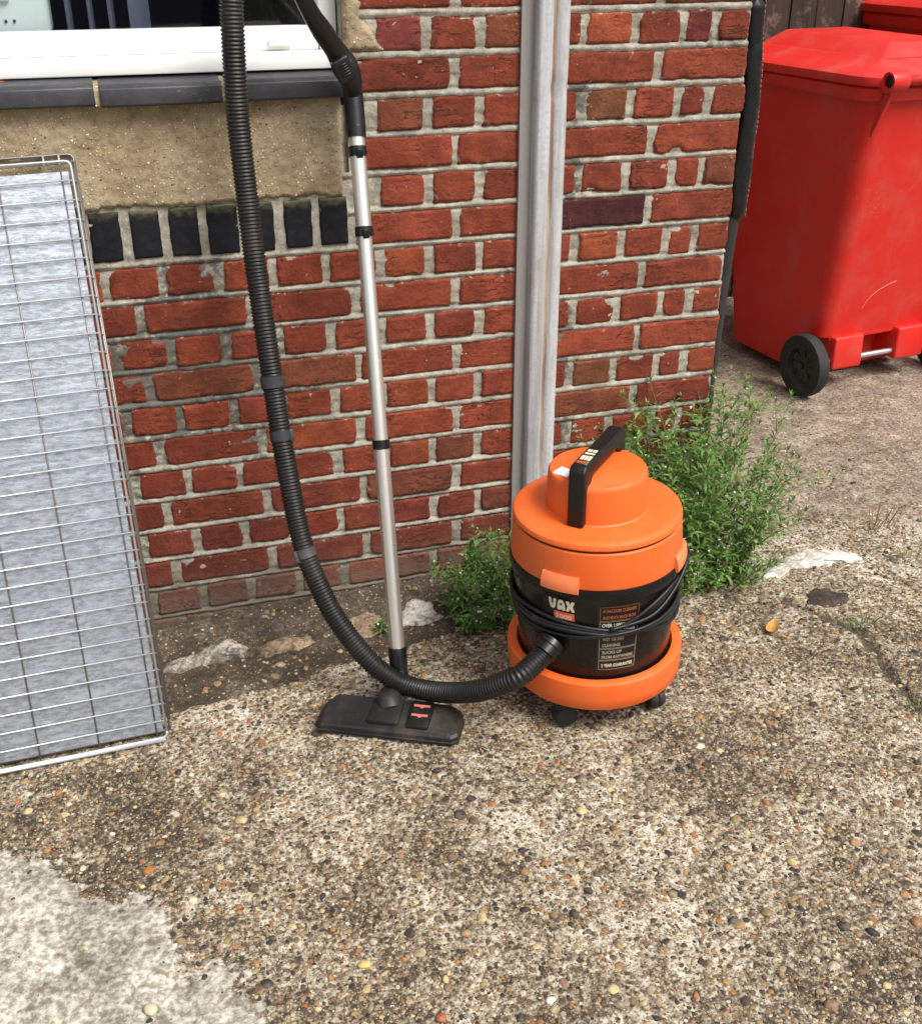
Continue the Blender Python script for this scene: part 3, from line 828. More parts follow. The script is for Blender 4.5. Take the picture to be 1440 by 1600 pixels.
# ------------------------------------------------------------------ wheelie bin
def bin_sections():
    """outline of the body: (z, half width, back y, front y, corner radius)"""
    return [(.042, .232, .085, .495, .045), (.178, .240, .070, .512, .05), (.186, .241, .000, .513, .05), (.50, .258, -.050, .560, .055), (.93, .282, -.112, .625, .06), (.985, .284, -.118, .632, .06)]
def rrect(hw, y0, y1, r, n=6):
    P = []
    for cx, cy, a in ((hw-r, y1-r, 0), (-hw+r, y1-r, PI/2), (-hw+r, y0+r, PI), (hw-r, y0+r, 1.5*PI)):
        for i in range(n+1):
            t = a+PI/2*i/n; P.append((cx+r*math.cos(t), cy+r*math.sin(t)))
    return P
def loft(rings):
    V = []; F = []; n = len(rings[0])
    for r in rings: V += r
    for i in range(len(rings)-1):
        for k in range(n):
            l = (k+1) % n; F.append((i*n+k, i*n+l, (i+1)*n+l, (i+1)*n+k))
    F.append(tuple(range(n))[::-1]); F.append(tuple((len(rings)-1)*n+k for k in range(n)))
    return V, F

def build_bin():
    red = plastic('red_polythene', (.58, .017, .011), .42, .34, (.44, .12, .09), 420, .0004, .40)
    rub = plastic('tyre_rubber', (.018, .018, .018), .7, .5, (.09, .08, .07), 300, .0005)
    hubm = plastic('wheel_black', (.010, .010, .011), .4, .15)
    steel = metal('axle_steel', (.62, .62, .62), .3, (1, 1, 1), .1)
    th = math.radians(6.5)
    t = empty('wheelie_bin', (1.722, .745, -1.2525), 'bright red wheelie bin standing with its wheels towards the brick corner and a closed lid', 'bin', 'red wheelie bins by the fence', (0, 0, th))
    sec = bin_sections(); rings = []
    for z, hw, y0, y1, r in sec: rings.append([(x, y, z) for x, y in rrect(hw, y0, y1, r)])
    V, F = loft(rings); mb = MB().add(V, F)
    # rolled rim
    rr = [[(x, y, z) for x, y in rrect(.284+d, -.118-d, .632+d, .06+d)] for z, d in ((.955, -.002), (.952, .020), (.962, .024), (.985, .024), (.992, .018), (.993, -.004))]
    mb.add(*loft(rr))
    body = mb.mk('body', red, t, local=True, autos=35)
    # moulded panel ribs on sides and back
    # axle housings on the back
    mb = MB()
    for s in (-1, 1): mb.add(*rbox((s*.135, .030, .135), (.125, .125, .112), .008, 3, taper=(.96, .95)))
    mb.add(*rbox((0, .030, .182), (.40, .060, .022), .006))
    mb.mk('axle_housing', red, t, local=True, autos=40)
    mk('axle', *tube([(-.30, -.008, .106), (.30, -.008, .106)], .0095, 12), steel, t, local=True, autos=60)
    for s in (-1, 1):
        cx, cy, cz = s*.298, -.008, .106
        R = lambda V: [(cx+v[2]*.72, cy+v[0]*.945, cz+v[1]*.945) for v in V]
        V, F = lathe([(.070, -.024), (.098, -.031), (.108, -.027), (.112, 0), (.108, .027), (.098, .031), (.070, .024), (.070, -.024)], 44)
        wh = mk('wheel', R(V), F, rub, t, local=True, autos=50)
        V, F = lathe([(.012, -.021), (.014, -.012), (.040, .000), (.060, -.004), (.065, -.025), (.0715, -.0255), (.071, .0225), (.062, .020), (.056, .008), (.014, .012), (.012, .021)], 44)
        mb = MB().add(R(V), F)
        for i in range(8):
            a = i*PI/4; v, f = rbox((.036*math.cos(a), .036*math.sin(a), 0), (.052, .006, .016), .001, 1, Matrix.Rotation(a, 3, 'Z')); mb.add(R(v), f)
        mb.add(R(lathe([(0, -.026), (.013, -.026), (.013, .026), (0, .026)], 20)[0]), lathe([(0, -.026), (.013, -.026), (.013, .026), (0, .026)], 20)[1])
        mb.mk('rim', hubm, wh, local=True, autos=40)
    # lid: skirt, shoulder, raised centre
    rings = []
    for z, d, k in ((.994, .020, 0), (.994, .030, 0), (1.004, .033, 0), (1.018, .031, 0), (1.024, .020, 0), (1.030, .0, 0), (1.052, -.075, 0), (1.058, -.085, 0)):
        rings.append([(x, y, z) for x, y in rrect(.286+d, -.122-d, .634+d, .062+max(d, -.05))])
    for z, d in ((1.0585, -.092), (1.0605, -.096), (1.0965, -.150), (1.0985, -.156)):
        rings.append([(x, y, z+(.012*(y-.25) if z > 1.07 else 0)) for x, y in rrect(.286+d, -.122-d*.9, .634+d*.8, .016)])
    V, F = loft(rings); lid = mk('lid', V, F, red, t, local=True, autos=28)
    # hinge knuckles and handle bar on the back, grips on the front corners
    mb = MB(); holes = MB()
    for s in (-1, 1):
        V, F = lathe([(.0185, -.028), (.026, -.030), (.028, -.022), (.028, .022), (.026, .030), (.0185, .028), (.0185, -.028)], 28)
        R = lambda V: [(s*.262+v[2], -.172+v[0], 1.012+v[1]) for v in V]
        mb.add(R(V), F)
        mb.add(*rbox((s*.262, -.142, .996), (.030, .070, .040), .006)); mb.add(*prism([(-.172, .990), (-.132, .985), (-.104, .850), (-.112, .850)], s*.262-.006, s*.262+.006, fr=lambda y, z, x: (x, y, z), bev=.002))
        V, F = lathe([(0, -.020), (.0185, -.020), (.0185, .020), (0, .020)], 20); holes.add(R(V), F)  # black plug stands in for the darkness inside the hollow knuckle
        h = mb.mk('hinge', red, t, local=True, autos=40); holes.mk('hinge_hole_dark', hubm, h, local=True, autos=40); mb = MB(); holes = MB()
        mk('lid_grip', *tube([(s*.315, .650, 1.030), (s*.225, .672, 1.034)], [.020, .020], 14), red, t, local=True, autos=50)
    V, F = tube([(-.23, -.172, 1.012), (.23, -.172, 1.012)], .014, 14); mk('handle_bar', V, F, red, t, local=True)
    P = catmull([(-.10, -.008, .27), (-.075, -.013, .315), (-.03, -.022, .345), (.02, -.030, .362)], .01)
    scm = Mat('scratch_pink'); scm.out((.62, .17, .13), .7); sec_y = lambda z: -.050*(z-.186)/.314
    P = [Vector((p.x, sec_y(p.z)-.0008, p.z)) for p in P]
    mk('scratch', *tube(P, .0014, 6), scm.m, t, local=True)
    # second bin further back, partly in frame
    def dup(o, par):
        c = o.copy(); COL.objects.link(c); c.parent = par
        for q in o.children: dup(q, c)
        return c
    u = dup(t, None); u.location = (2.52, 1.16, -1.247); u.rotation_euler = (0, 0, math.radians(2))
    u.scale = (1, 1, 1.12)
    u['label'] = 'second red bin half hidden behind the first, at the photo edge near the fence'
    return t
# ------------------------------------------------------------------ vacuum cleaner
VC = Vector((.1385, -.545, gz(.1385))); PHI = math.radians(-115.4)
def drum_r(h):
    pts = [(.10, .150), (.145, .1560), (.20, .1590), (.27, .1640), (.31, .1675), (.36, .171)]
    for (a, b), (c, d) in zip(pts, pts[1:]):
        if h <= c: return b+(d-b)*max(0, h-a)/(c-a)
    return pts[-1][1]
def cyl(a, h, r): return (r*math.cos(a), r*math.sin(a), h)

def build_vacuum():
    org = plastic('orange_plastic', (.74, .118, .016), .44, .24, (.45, .25, .12), 500, .00015, .45)
    orl = plastic('orange_latch', (.80, .20, .070), .5, .2, (.5, .3, .2), 500, .0002, .4)
    blk = plastic('black_gloss_plastic', (.006, .005, .0045), .24, .08, (.05, .04, .03), 400, .0001, .32)
    bls = plastic('black_handle_plastic', (.006, .0055, .005), .34, .10, (.06, .05, .04), 400, .0001, .35)
    rub = plastic('castor_rubber', (.015, .015, .017), .5, .4, (.12, .10, .08))
    cable = plastic('cable_pvc', (.009, .009, .010), .40, .12, (.10, .09, .07))
    cream = Mat('cream_print'); cream.out((.62, .58, .42), .5)
    tan = Mat('faded_print'); tan.out((.34, .30, .20), .5)
    rust = Mat('brown_print'); rust.out((.30, .075, .025), .5)
    orange_ink = Mat('orange_print'); orange_ink.out((.78, .11, .04), .45)
    white = Mat('white_sticker'); white.out((.80, .80, .79), .6)
    sticker = plastic('sticker_black', (.007, .006, .006), .30, .05)
    t = empty('vacuum_cleaner', VC, 'orange and black tub vacuum cleaner with black carry handle standing on castors', 'vacuum cleaner', rot=(0, math.radians(-2.0), 0))
    kw = dict(local=True)
    # base tray
    prof = [(.0, .076), (.150, .074), (.1735, .072), (.1780, .077), (.1803, .100), (.1812, .128), (.1800, .1355), (.1750, .1385), (.1615, .1375), (.1575, .133), (.1560, .110), (.0, .105)]
    mk('base_tray', *lathe(prof, 96), org, t, autos=40, **kw)
    # drum
    prof = [(.0, .112), (.152, .112), (.1562, .145), (.1590, .20), (.1640, .27), (.1675, .308), (.1690, .320), (.1728, .326), (.1742, .333), (.1742, .343), (.1725, .349), (.166, .351), (.0, .351)]
    drum = mk('drum', *lathe(prof, 96), blk, t, autos=35, **kw)
    # orange collar, groove, lid, dome
    prof = [(.150, .348), (.1700, .3485), (.1708, .352), (.1660, .4225), (.1640, .4245), (.1600, .4255)]
    mk('collar', *lathe(prof, 96), org, t, autos=40, **kw)
    mk('seal', *lathe([(.150, .424), (.1622, .424), (.1622, .432), (.150, .432)], 96), blk, t, autos=40, **kw)
    prof = [(.150, .430), (.1650, .4302), (.1664, .4325), (.1662, .4365), (.1640, .4415), (.1595, .4445), (.1500, .4462), (.1020, .4475), (.0996, .4495), (.0990, .454), (.0966, .514), (.0957, .5205), (.0925, .5250), (.0870, .5266), (.0, .5280)]
    mk('lid', *lathe(prof, 96), org, t, autos=30, **kw)
    # carry handle: squared loop over the dome
    ah = PHI-math.radians(20); ca, sa = math.cos(ah), math.sin(ah)
    fr = lambda u, z, v: (ca*u-sa*v, sa*u+ca*v, z)
    wd = .0165
    outer = [(.1135, .4470), (.1060, .5585), (.0960, .5690), (-.0960, .5720), (-.1030, .5650), (-.1060, .5150)]
    inner = [(-.0760, .5150), (-.0745, .5330), (-.066, .5400), (.060, .5380), (.0700, .5300), (.0745, .520), (.0900, .4470)]
    mk('handle', *prism(outer+inner, -wd, wd, fr=fr, bev=.0045, seg=3), bls, t, autos=40, **kw)
    # handle badge
    def hfr(u, v, z): return fr(u, z+.5690+(.0960-u)/.192*.0030, v)
    v, f = prism([(.088, -.0125), (.088, .0125), (.018, .0125), (.018, -.0125)], -.001, .0007, fr=hfr); bad = mk('badge', v, f, sticker, t, **kw)
    mb = MB(); mr = MB()
    for u0, u1, v0, v1 in ((.070, .052, -.010, -.0035), (.070, .052, -.002, .003), (.070, .052, .0045, .0105), (.045, .039, -.010, .010), (.034, .024, -.0095, -.001), (.034, .024, .001, .0095)):
        mb.add(*prism([(u0, v0), (u0, v1), (u1, v1), (u1, v0)], .0007, .0012, fr=hfr))
    mr.add(*prism([(.086, -.0105), (.086, .0105), (.075, .0105), (.075, -.0105)], .0007, .0012, fr=hfr))
    mb.mk('badge_print', cream.m, bad, smooth=False, local=True); mr.mk('badge_print', rust.m, bad, smooth=False, local=True)
    # white price sticker on the dome
    ap = PHI-math.radians(62)
    V = []; n = 10; cr, sr = math.cos(ap+.45), math.sin(ap+.45)
    def dome_h(r): 
        pr = [(0, .5285), (.084, .5268), (.0905, .5245), (.0945, .519), (.0955, .512)]
        for (a, b), (c, d) in zip(pr, pr[1:]):
            if r <= c: return b+(d-b)*(r-a)/(c-a)
        return .512
    for i in range(n+1):
        for j in range(n+1):
            u, v = (i/n-.5)*.030, (j/n-.5)*.036
            x, y = .071*math.cos(ap)+u*cr-v*sr, .071*math.sin(ap)+u*sr+v*cr
            V.append((x, y, dome_h(math.hypot(x, y))+.0012))
    mk('price_sticker', V, grid_faces(n+1, n+1), white.m, t, **kw)
    # latches
    for a in (PHI-math.radians(21), PHI+math.radians(76), PHI+math.radians(172)):
        V = []; F = []; n = 10; hw = .0375/.172
        prof = [(.1690, .3745), (.1725, .3755), (.1780, .3640), (.1800, .3480), (.1790, .3425), (.1735, .3400), (.1690, .3420)]
        v, f = lathe(prof, n, a-hw, a+hw)
        p = len(prof); f = f+[tuple(range(p)), tuple(range(n*p, n*p+p))]
        mk('latch', v, f, orl, t, autos=30, **kw)
    # castors
    for k in range(4):
        a = PHI+math.radians(-24+90*k)
        cx, cy = .146*math.cos(a), .146*math.sin(a); y = a+math.radians(52)
        R = Matrix.Rotation(y, 3, 'Z')
        V, F = lathe([(0, -.017), (.017, -.0175), (.0225, -.015), (.0245, -.010), (.0245, -.002), (.022, 0), (.0245, .002), (.0245, .010), (.0225, .015), (.017, .0175), (0, .017)], 28)
        wv = [Vector((cx, cy, .0245)) + R @ Vector((v[2], v[0]+.008, v[1])) for v in V]
        # keep each wheel on the sloping ground although the body leans
        hb = rbox((cx, cy, .062), (.030, .034, .036), .008, 3, None)
        c = mk('castor', hb[0], hb[1], blk, t, autos=40, **kw)
        mk('wheel', wv, F, rub, c, autos=50, **kw)
    # hose port with cuff
    ap = PHI-math.radians(27); d = Vector((math.cos(ap), math.sin(ap), 0)); hp = .214
    d2 = Vector((-.78, -.38, -.48)).normalized()
    P = [d*(drum_r(hp)-.012)+Vector((0, 0, hp)), d*(drum_r(hp)+.006)+Vector((0, 0, hp))]
    P2 = [P[1], P[1]+d2*.012, P[1]+d2*.014, P[1]+d2*.030]
    port = MB().add(*tube(P, [.033, .031], 28)).add(*tube(P2, [.028, .029, .0262, .0262], 28)).mk('hose_port', bls, t, autos=40, **kw)
    # printed labels, bent on the drum
    def wrap(pts, a0, h0, lift, flip=1):
        out = []
        for x, y in pts:
            h = h0+y; r = drum_r(h)+lift; out.append(cyl(a0+x/.166, h, r))
        return out
    def rect(mb, a0, x0, x1, y0, y1, h0, lift, th=.0004):
        n = max(1, int((x1-x0)/.004)); m2 = max(1, int((y1-y0)/.01)); pts = []
        for i in range(n+1):
            for j in range(m2+1): pts.append((x0+(x1-x0)*i/n, y0+(y1-y0)*j/m2))
        F = [(i*(m2+1)+j, (i+1)*(m2+1)+j, (i+1)*(m2+1)+j+1, i*(m2+1)+j+1) for i in range(n) for j in range(m2)]
        mb.add(wrap(pts, a0, h0, lift), F)
    def text(mb, s, size, a0, x, y, h0, lift, bold=0, width=None, sx=1.0):
        V, F = text_poly(s, 1.0, bold)
        xs = [v[0] for v in V]; ys = [v[1] for v in V]
        k = width/(max(xs)-min(xs)) if width else size
        V = [(x+v[0]*k, y+v[1]*size) for v in V]
        mb.add(wrap(V, a0, h0, lift), F)
    aL = PHI-math.radians(20.5)
    mb = MB(); rect(mb, aL, -.038, .034, -.075, .040, .285, .0006); lab = mb.mk('brand_label', sticker, t, **kw)
    # chunky logo
    mb = MB(); s = .0245; W = .0165; tk = .0058
    def poly(P, x0): 
        bm = bmesh.new(); vs = [bm.verts.new((x0+px*W, -.006+py*s, 0)) for px, py in P]; f = bm.faces.new(vs)
        bmesh.ops.triangulate(bm, faces=[f]); bm.verts.index_update()
        mb.add(wrap([(v.co.x, v.co.y) for v in bm.verts], aL, .300, .0014), [tuple(v.index for v in q.verts) for q in bm.faces]); bm.free()
    x0 = -.0265
    poly([(0, .93), (.06, 1), (.30, 1), (.36, .93), (.40, .55), (.46, .40), (.54, .40), (.60, .55), (.64, .93), (.70, 1), (.94, 1), (1, .93), (.93, .45), (.80, .12), (.64, 0), (.36, 0), (.20, .12), (.07, .45)], x0)
    x0 += W*1.10
    poly([(0, .06), (.05, 0), (.31, 0), (.36, .06), (.37, .25), (.63, .25), (.64, .06), (.69, 0), (.95, 0), (1, .06), (.96, .58), (.84, .86), (.68, 1), (.32, 1), (.16, .86), (.04, .58)], x0)
    bm_hole = [(.40, .48), (.60, .48), (.60, .62), (.55, .72), (.45, .72), (.40, .62)]
    hole = MB(); bm = bmesh.new(); vs = [bm.verts.new((x0+px*W, -.006+py*s, 0)) for px, py in bm_hole]; bm.faces.new(vs); bm.verts.index_update()
    hole.add(wrap([(v.co.x, v.co.y) for v in bm.verts], aL, .300, .0019), [tuple(range(6))]); bm.free()
    x0 += W*1.10
    poly([(0, .94), (.06, 1), (.30, 1), (.38, .93), (.50, .70), (.62, .93), (.70, 1), (.94, 1), (1, .94), (1, .84), (.80, .5), (1, .16), (1, .06), (.94, 0), (.70, 0), (.62, .07), (.50, .30), (.38, .07), (.30, 0), (.06, 0), (0, .06), (0, .16), (.20, .5), (0, .84)], x0)
    mb.mk('logo', cream.m, lab, smooth=False, local=True); hole.mk('logo_counter', sticker, lab, smooth=False, local=True)
    mb = MB(); rect(mb, aL, -.016, .026, -.0275, -.0105, .300, .0010); mb.mk('model_block', orange_ink.m, lab, local=True)
    mb = MB(); text(mb, '2000', .0145, aL, .004, -.0255, .300, .0016, .02, .034); mb.mk('model_number', cream.m, lab, smooth=False, local=True)
    # information panel
    aI = PHI+math.radians(18.5); W2 = .0385; H0 = .165
    mb = MB(); rect(mb, aI, -.043, .043, -.012, .160, H0, .0004); info = mb.mk('info_label', sticker, t, **kw)
    def box(mat, y0, y1):
        k = .0009; mb = MB()
        rect(mb, aI, -W2, W2, y0, y0+k, H0, .0010); rect(mb, aI, -W2, W2, y1-k, y1, H0, .0010)
        rect(mb, aI, -W2, -W2+k, y0+k, y1-k, H0, .0010); rect(mb, aI, W2-k, W2, y0+k, y1-k, H0, .0010)
        mb.mk('panel_border', mat.m, info, smooth=False, local=True)
    for mat, y0, y1 in ((rust, .113, .146), (tan, .079, .1115), (tan, .046, .0775), (tan, .0175, .0445), (tan, -.006, .016)): box(mat, y0, y1)
    for mat, wd_, sz, x, y, wid in ((rust, 'A VACUUM CLEANER', .0105, 0, .1335, .066), (rust, 'AND MUCH MUCH MORE', .0105, 0, .1175, .066),
                                    (cream, 'OVER 1,000 WATTS', .0115, 0, .0985, .068), (cream, 'OF MOTOR POWER', .0105, .002, .0840, .062),
                                    (tan, 'WET OR DRY', .0105, -.010, .0650, .044), (tan, 'CLEANING', .0105, -.014, .0505, .036),
                                    (tan, 'SUCKS UP', .0100, -.012, .0330, .040), (tan, 'FROM ANYWHERE', .0100, 0, .0215, .066), (cream, '2 YEAR GUARANTEE', .0110, 0, .0005, .066)):
        mb = MB(); text(mb, wd_, sz, aI, x, y, H0, .0012, .03, wid); mb.mk('panel_text', mat.m, info, smooth=False, local=True)
    # power cord wound round the drum
    rng = np.random.default_rng(4); mb = MB()
    for k in range(7):
        q = k/6-.5; P = []
        ph1, ph2 = rng.random()*6, rng.random()*6
        for i in range(120):
            a = 2*PI*i/120; d = (a-0)   # a measured from the camera-facing side
            wl = max(0, math.cos(a+PI/2-.0))**2            # left flank
            wr = max(0, math.cos(a-PI/2+.25))**2           # right flank
            wb = max(0, -math.cos(a))
            h = .254+q*.022+wl*(-.004+q*.022)+wr*(-.006-q*.062)+wb*(.02+q*.05)
            h += .003*math.sin(2*a+ph1)+.002*math.sin(5*a+ph2)
            if k == 0: h += .050*wr
            r = drum_r(h)+.0045+(.006 if k % 3 == 1 else .0)*max(0, math.cos(a))+.003*max(0, math.sin(a*2+ph2))
            P.append(Vector(cyl(PHI+a, h, r)))
        mb.add(*tube(P, .0039, 8, closed=True))
    # a loop climbing to the right latch
    P = catmull([cyl(PHI+math.radians(12), .262, drum_r(.262)+.010), cyl(PHI+math.radians(40), .275, drum_r(.275)+.009), cyl(PHI+math.radians(62), .305, drum_r(.305)+.008), cyl(PHI+math.radians(80), .340, .181), cyl(PHI+math.radians(95), .345, .180), cyl(PHI+math.radians(115), .30, drum_r(.30)+.008)], .008)
    mb.add(*tube(P, .0039, 8))
    mb.mk('power_cord', cable, t, **kw)
    R = Matrix.Rotation(math.radians(-2.0), 3, 'Y')
    return VC + R @ (P2[-1]), (R @ d2)

# ------------------------------------------------------------------ hose and wand
def build_hose(start, d):
    hm = plastic('hose_plastic', (.0085, .008, .0072), .40, .30, (.060, .050, .038), 300, .0003, .40)
    clipm = plastic('clip_plastic', (.030, .031, .035), .42, .2)
    pts = [start-d*.016, start+d*.010, (-.076, -.680, -1.130), (-.103, -.667, -1.151), (-.142, -.625, -1.193), (-.177, -.570, -1.230), (-.219, -.520, -1.252), (-.261, -.482, -1.254), (-.292, -.460, -1.239), (-.321, -.440, -1.214), (-.354, -.415, -1.169),
           (-.386, -.385, -1.112), (-.408, -.358, -1.052), (-.425, -.332, -.992), (-.434, -.303, -.927), (-.439, -.275, -.851), (-.444, -.250, -.773), (-.447, -.228, -.697),
           (-.451, -.200, -.585), (-.455, -.160, -.441), (-.457, -.130, -.300), (-.459, -.120, -.162), (-.455, -.120, -.030), (-.449, -.120, .054), (-.427, -.130, .112), (-.390, -.140, .130), (-.358, -.148, .104), (-.340, -.150, .066)]
    t = empty('vacuum_hose', (-.18, -.55, gz(-.18)), 'long black ribbed hose looping from the orange vacuum up past the window', 'hose')
    P = resample(catmull(pts, .004), .0014); n = len(P)
    rad = [.0192+.0032*(.5+.5*math.cos(2*PI*i*.0014/.0070))**.8 for i in range(n)]
    V, F = tube(P, rad, 16); mk('hose', V, F, hm, t, recalc=False)
    # clips along the hose at measured places
    def near(z, y=None):
        best = min(range(5, n-5), key=lambda i: abs(P[i].z-z)+(0 if P[i].x < -.40 and P[i].y > -.36 else 9)); return best
    for z, full in ((-.655, 1), (-.760, 0), (-.990, 0)):
        i = near(z); c = P[i]; tg = (P[i+5]-P[i-5]).normalized()
        if full:
            Q = [c+tg*s for s in (-.0115, -.0105, .0105, .0115)]
            mb = MB().add(*tube(Q, [.0228, .0242, .0242, .0228], 24))
        else:
            mb = MB(); side = tg.cross(Vector((0, -1, 0))).normalized()
            if z < -.9: side = -side if side.x > 0 else side
            elif side.x < 0: side = -side
            Rm = Matrix((side, tg.cross(side), tg)).transposed()
            Q = [c+tg*s for s in (-.0100, -.0095, .0095, .0100)]
            mb.add(*tube(Q, [.0215, .0225, .0225, .0215], 20))
            mb.add(*rbox(c+side*.0185+Vector((0, -.006, 0)), (.012, .016, .026), .003, 2, Rm))
        mb.mk('clip', clipm, t, autos=40)

def build_wand():
    chrome = Mat('chromed_tube'); P = chrome.obj()
    n = chrome.noise(chrome.scale(P, (30, 30, 5)), 1.0, 6, .65)
    chrome.out(chrome.mix(n, (.86, .83, .76), (.68, .64, .56)), chrome.math('ADD', .20, chrome.math('MULTIPLY', n, .18)), metal=.85)
    chrome = chrome.m
    blk = plastic('wand_black', (.0055, .0055, .006), .28, .08, (.05, .045, .04), spec=.45)
    hd = plastic('floor_head_black', (.012, .012, .0125), .45, .7, (.085, .068, .048), 500, .0003)
    red = Mat('faded_red_print'); red.out((.42, .13, .09), .55)
    t = empty('vacuum_wand', (-.30, -.52, gz(-.3)), 'silver vacuum wand with black grip and flat black floor head leaning on the wall', 'vacuum wand')
    A, B = Vector((-.263, -.440, -1.225)), Vector((-.2295, -.090, -.211))
    L = (B-A); D = L.normalized(); ln = L.length
    at = lambda s: A+D*s
    zs = lambda z: (z-A.z)/D.z
    s0, s1, s2, s3 = zs(-1.195), zs(-.788), zs(-.387), zs(-.242)
    for a, b, r in ((s0-.01, s1, .0158), (s1, s2, .0150), (s2, ln+.03, .0158)):
        mk('tube', *tube([at(a), at(b)], r, 28), chrome, t, autos=50)
    def ring(name, s, hl, r, mat=blk, lug=False):
        mb = MB().add(*tube([at(s-hl), at(s-hl+.001), at(s+hl-.001), at(s+hl)], [r-.001, r, r, r-.001], 28))
        if lug: mb.add(*rbox(at(s)+Vector((0, -.016, 0)), (.014, .012, .018), .003))
        return mb.mk(name, mat, t, autos=40)
    ring('collar', s1, .0095, .0180); ring('collar', s2, .0095, .0182, lug=True); ring('collar', s3, .0095, .0182, lug=True)
    # grip
    g = [at(ln), at(ln+.012), at(ln+.014), at(ln+.075), Vector((-.2335, -.081, -.112)), Vector((-.243, -.082, -.090)), Vector((-.259, -.088, -.062)), Vector((-.308, -.128, .003)), Vector((-.336, -.150, .052))]
    mb = MB().add(*tube([at(ln-.006), at(ln+.014), at(ln+.015), at(ln+.017)], [.0190, .0195, .0195, .0182], 28))
    P = catmull(g[3:], .008); P = [at(ln+.014), at(ln+.045)]+P
    rad = []
    for i, p in enumerate(P):
        z = p.z; rad.append(.0195 if z < -.125 else (.0195+.006*math.exp(-((z+.088)/.022)**2) if z < -.03 else .0160+.004*math.exp(-((z+.03)/.03)**2)))
    mb.add(*tube(P, rad, 24)); grip = mb.mk('grip', blk, t, autos=50)
    # air slide with slots
    mb = MB()
    d = (Vector((-.259, -.088, -.062))-Vector((-.2335, -.081, -.112))).normalized(); sid = d.cross(Vector((0, -1, 0))).normalized()
    Rm = Matrix((sid, d.cross(sid), d)).transposed()
    c = Vector((-.2515, -.1055, -.0900)); mb.add(*rbox(c, (.034, .016, .046), .005, 3, Rm))
    for i in range(5): mb.add(*rbox(c+Vector((0, -.0085, 0))+d*(-.010+.005*i), (.018, .003, .0022), .0008, 1, Rm))
    mb.mk('air_slide', blk, grip, autos=40)
    # lower cuff and elbow
    e0 = at(s0-.006); n_ = Vector((-.297, -.505, -1.268))
    P = [at(s0+.002), at(s0-.004), at(s0-.045)]+catmull([at(s0-.048), at(s0-.075)+Vector((0, -.006, 0)), Vector((-.281, -.468, -1.270)), Vector((-.2895, -.486, -1.282))], .008)
    mk('cuff', *tube(P, [.0182, .0195, .0192]+[.0185]*(len(P)-3), 24), blk, t, autos=50)
    # floor head in its own axes: u along the long edge, v towards the wall
    O = Vector((-.4585, -.500, 0)); U = Vector((.873, -.486, 0)).normalized(); W = Vector((.486, .873, 0)).normalized()
    g0 = lambda p: gz(p.x)+.001
    def fr(u, v, z):
        p = O+U*u+W*v; return Vector((p.x, p.y, g0(p)+z))
    ol = [(.0, .012), (.012, .0), (.288, .0), (.300, .012), (.300, .066), (.290, .092), (.272, .100), (.030, .100), (.012, .092), (.0, .066)]
    def inset(P, k): return [(.15+(u-.15)*(1-k/.15), .050+(v-.050)*(1-k/.050)) for u, v in P]
    rings = [[fr(u, v, z) for u, v in inset(ol, k)] for z, k in ((.003, .003), (.006, 0), (.0095, 0), (.0105, -.0015), (.0125, -.0015), (.0135, .0005), (.022, .001), (.0265, .0045))]
    top = []
    for u, v in inset(ol, .013): top.append(fr(u, v, .0285+.010*ss(v, .02, .08)))
    rings.append(top)
    V, F = loft(rings); head = mk('floor_head', V, F, hd, t, autos=32)
    mb = MB()
    # central tongue and neck
    v, f = prism([(.108, .014), (.174, .014), (.170, .108), (.114, .108)], .026, .0385, fr=lambda u, v, z: fr(u, v, z+.009*ss(v, .02, .09)), bev=.003); mb.add(v, f)
    a = fr(.143, .070, .034); b = Vector((-.2850, -.476, -1.275))
    mb.add(*tube([a+Vector((0, 0, -.006)), a+Vector((0, .01, .004)), a.lerp(b, .6)+Vector((0, 0, .004)), b, b+Vector((.006, .012, .012))], [.026, .025, .021, .0195, .0190], 20, flat=1.15))
    mb.mk('neck', hd, head, autos=40)
    v, f = prism([(.190, .012), (.236, .012), (.236, .080), (.190, .080)], .026, .0400, fr=lambda u, v, z: fr(u, v, z+.009*ss(v, .02, .09)-.004*ss(v, .05, .01)), bev=.003)
    sw = mk('pedal', v, f, blk, head, autos=40)
    mb = MB()
    for va in (.038, .062):
        pl = [(.196, va), (.2075, va), (.213, va-.004), (.2185, va), (.230, va), (.230, va+.0050), (.196, va+.0050)]
        v, f = prism(pl, .0398, .0410, fr=lambda u, v, z: fr(u, v, z+.009*ss(v, .02, .09)-.004*ss(v, .05, .01))); mb.add(v, f)
    mb.mk('pedal_stripe', red.m, sw, smooth=False)

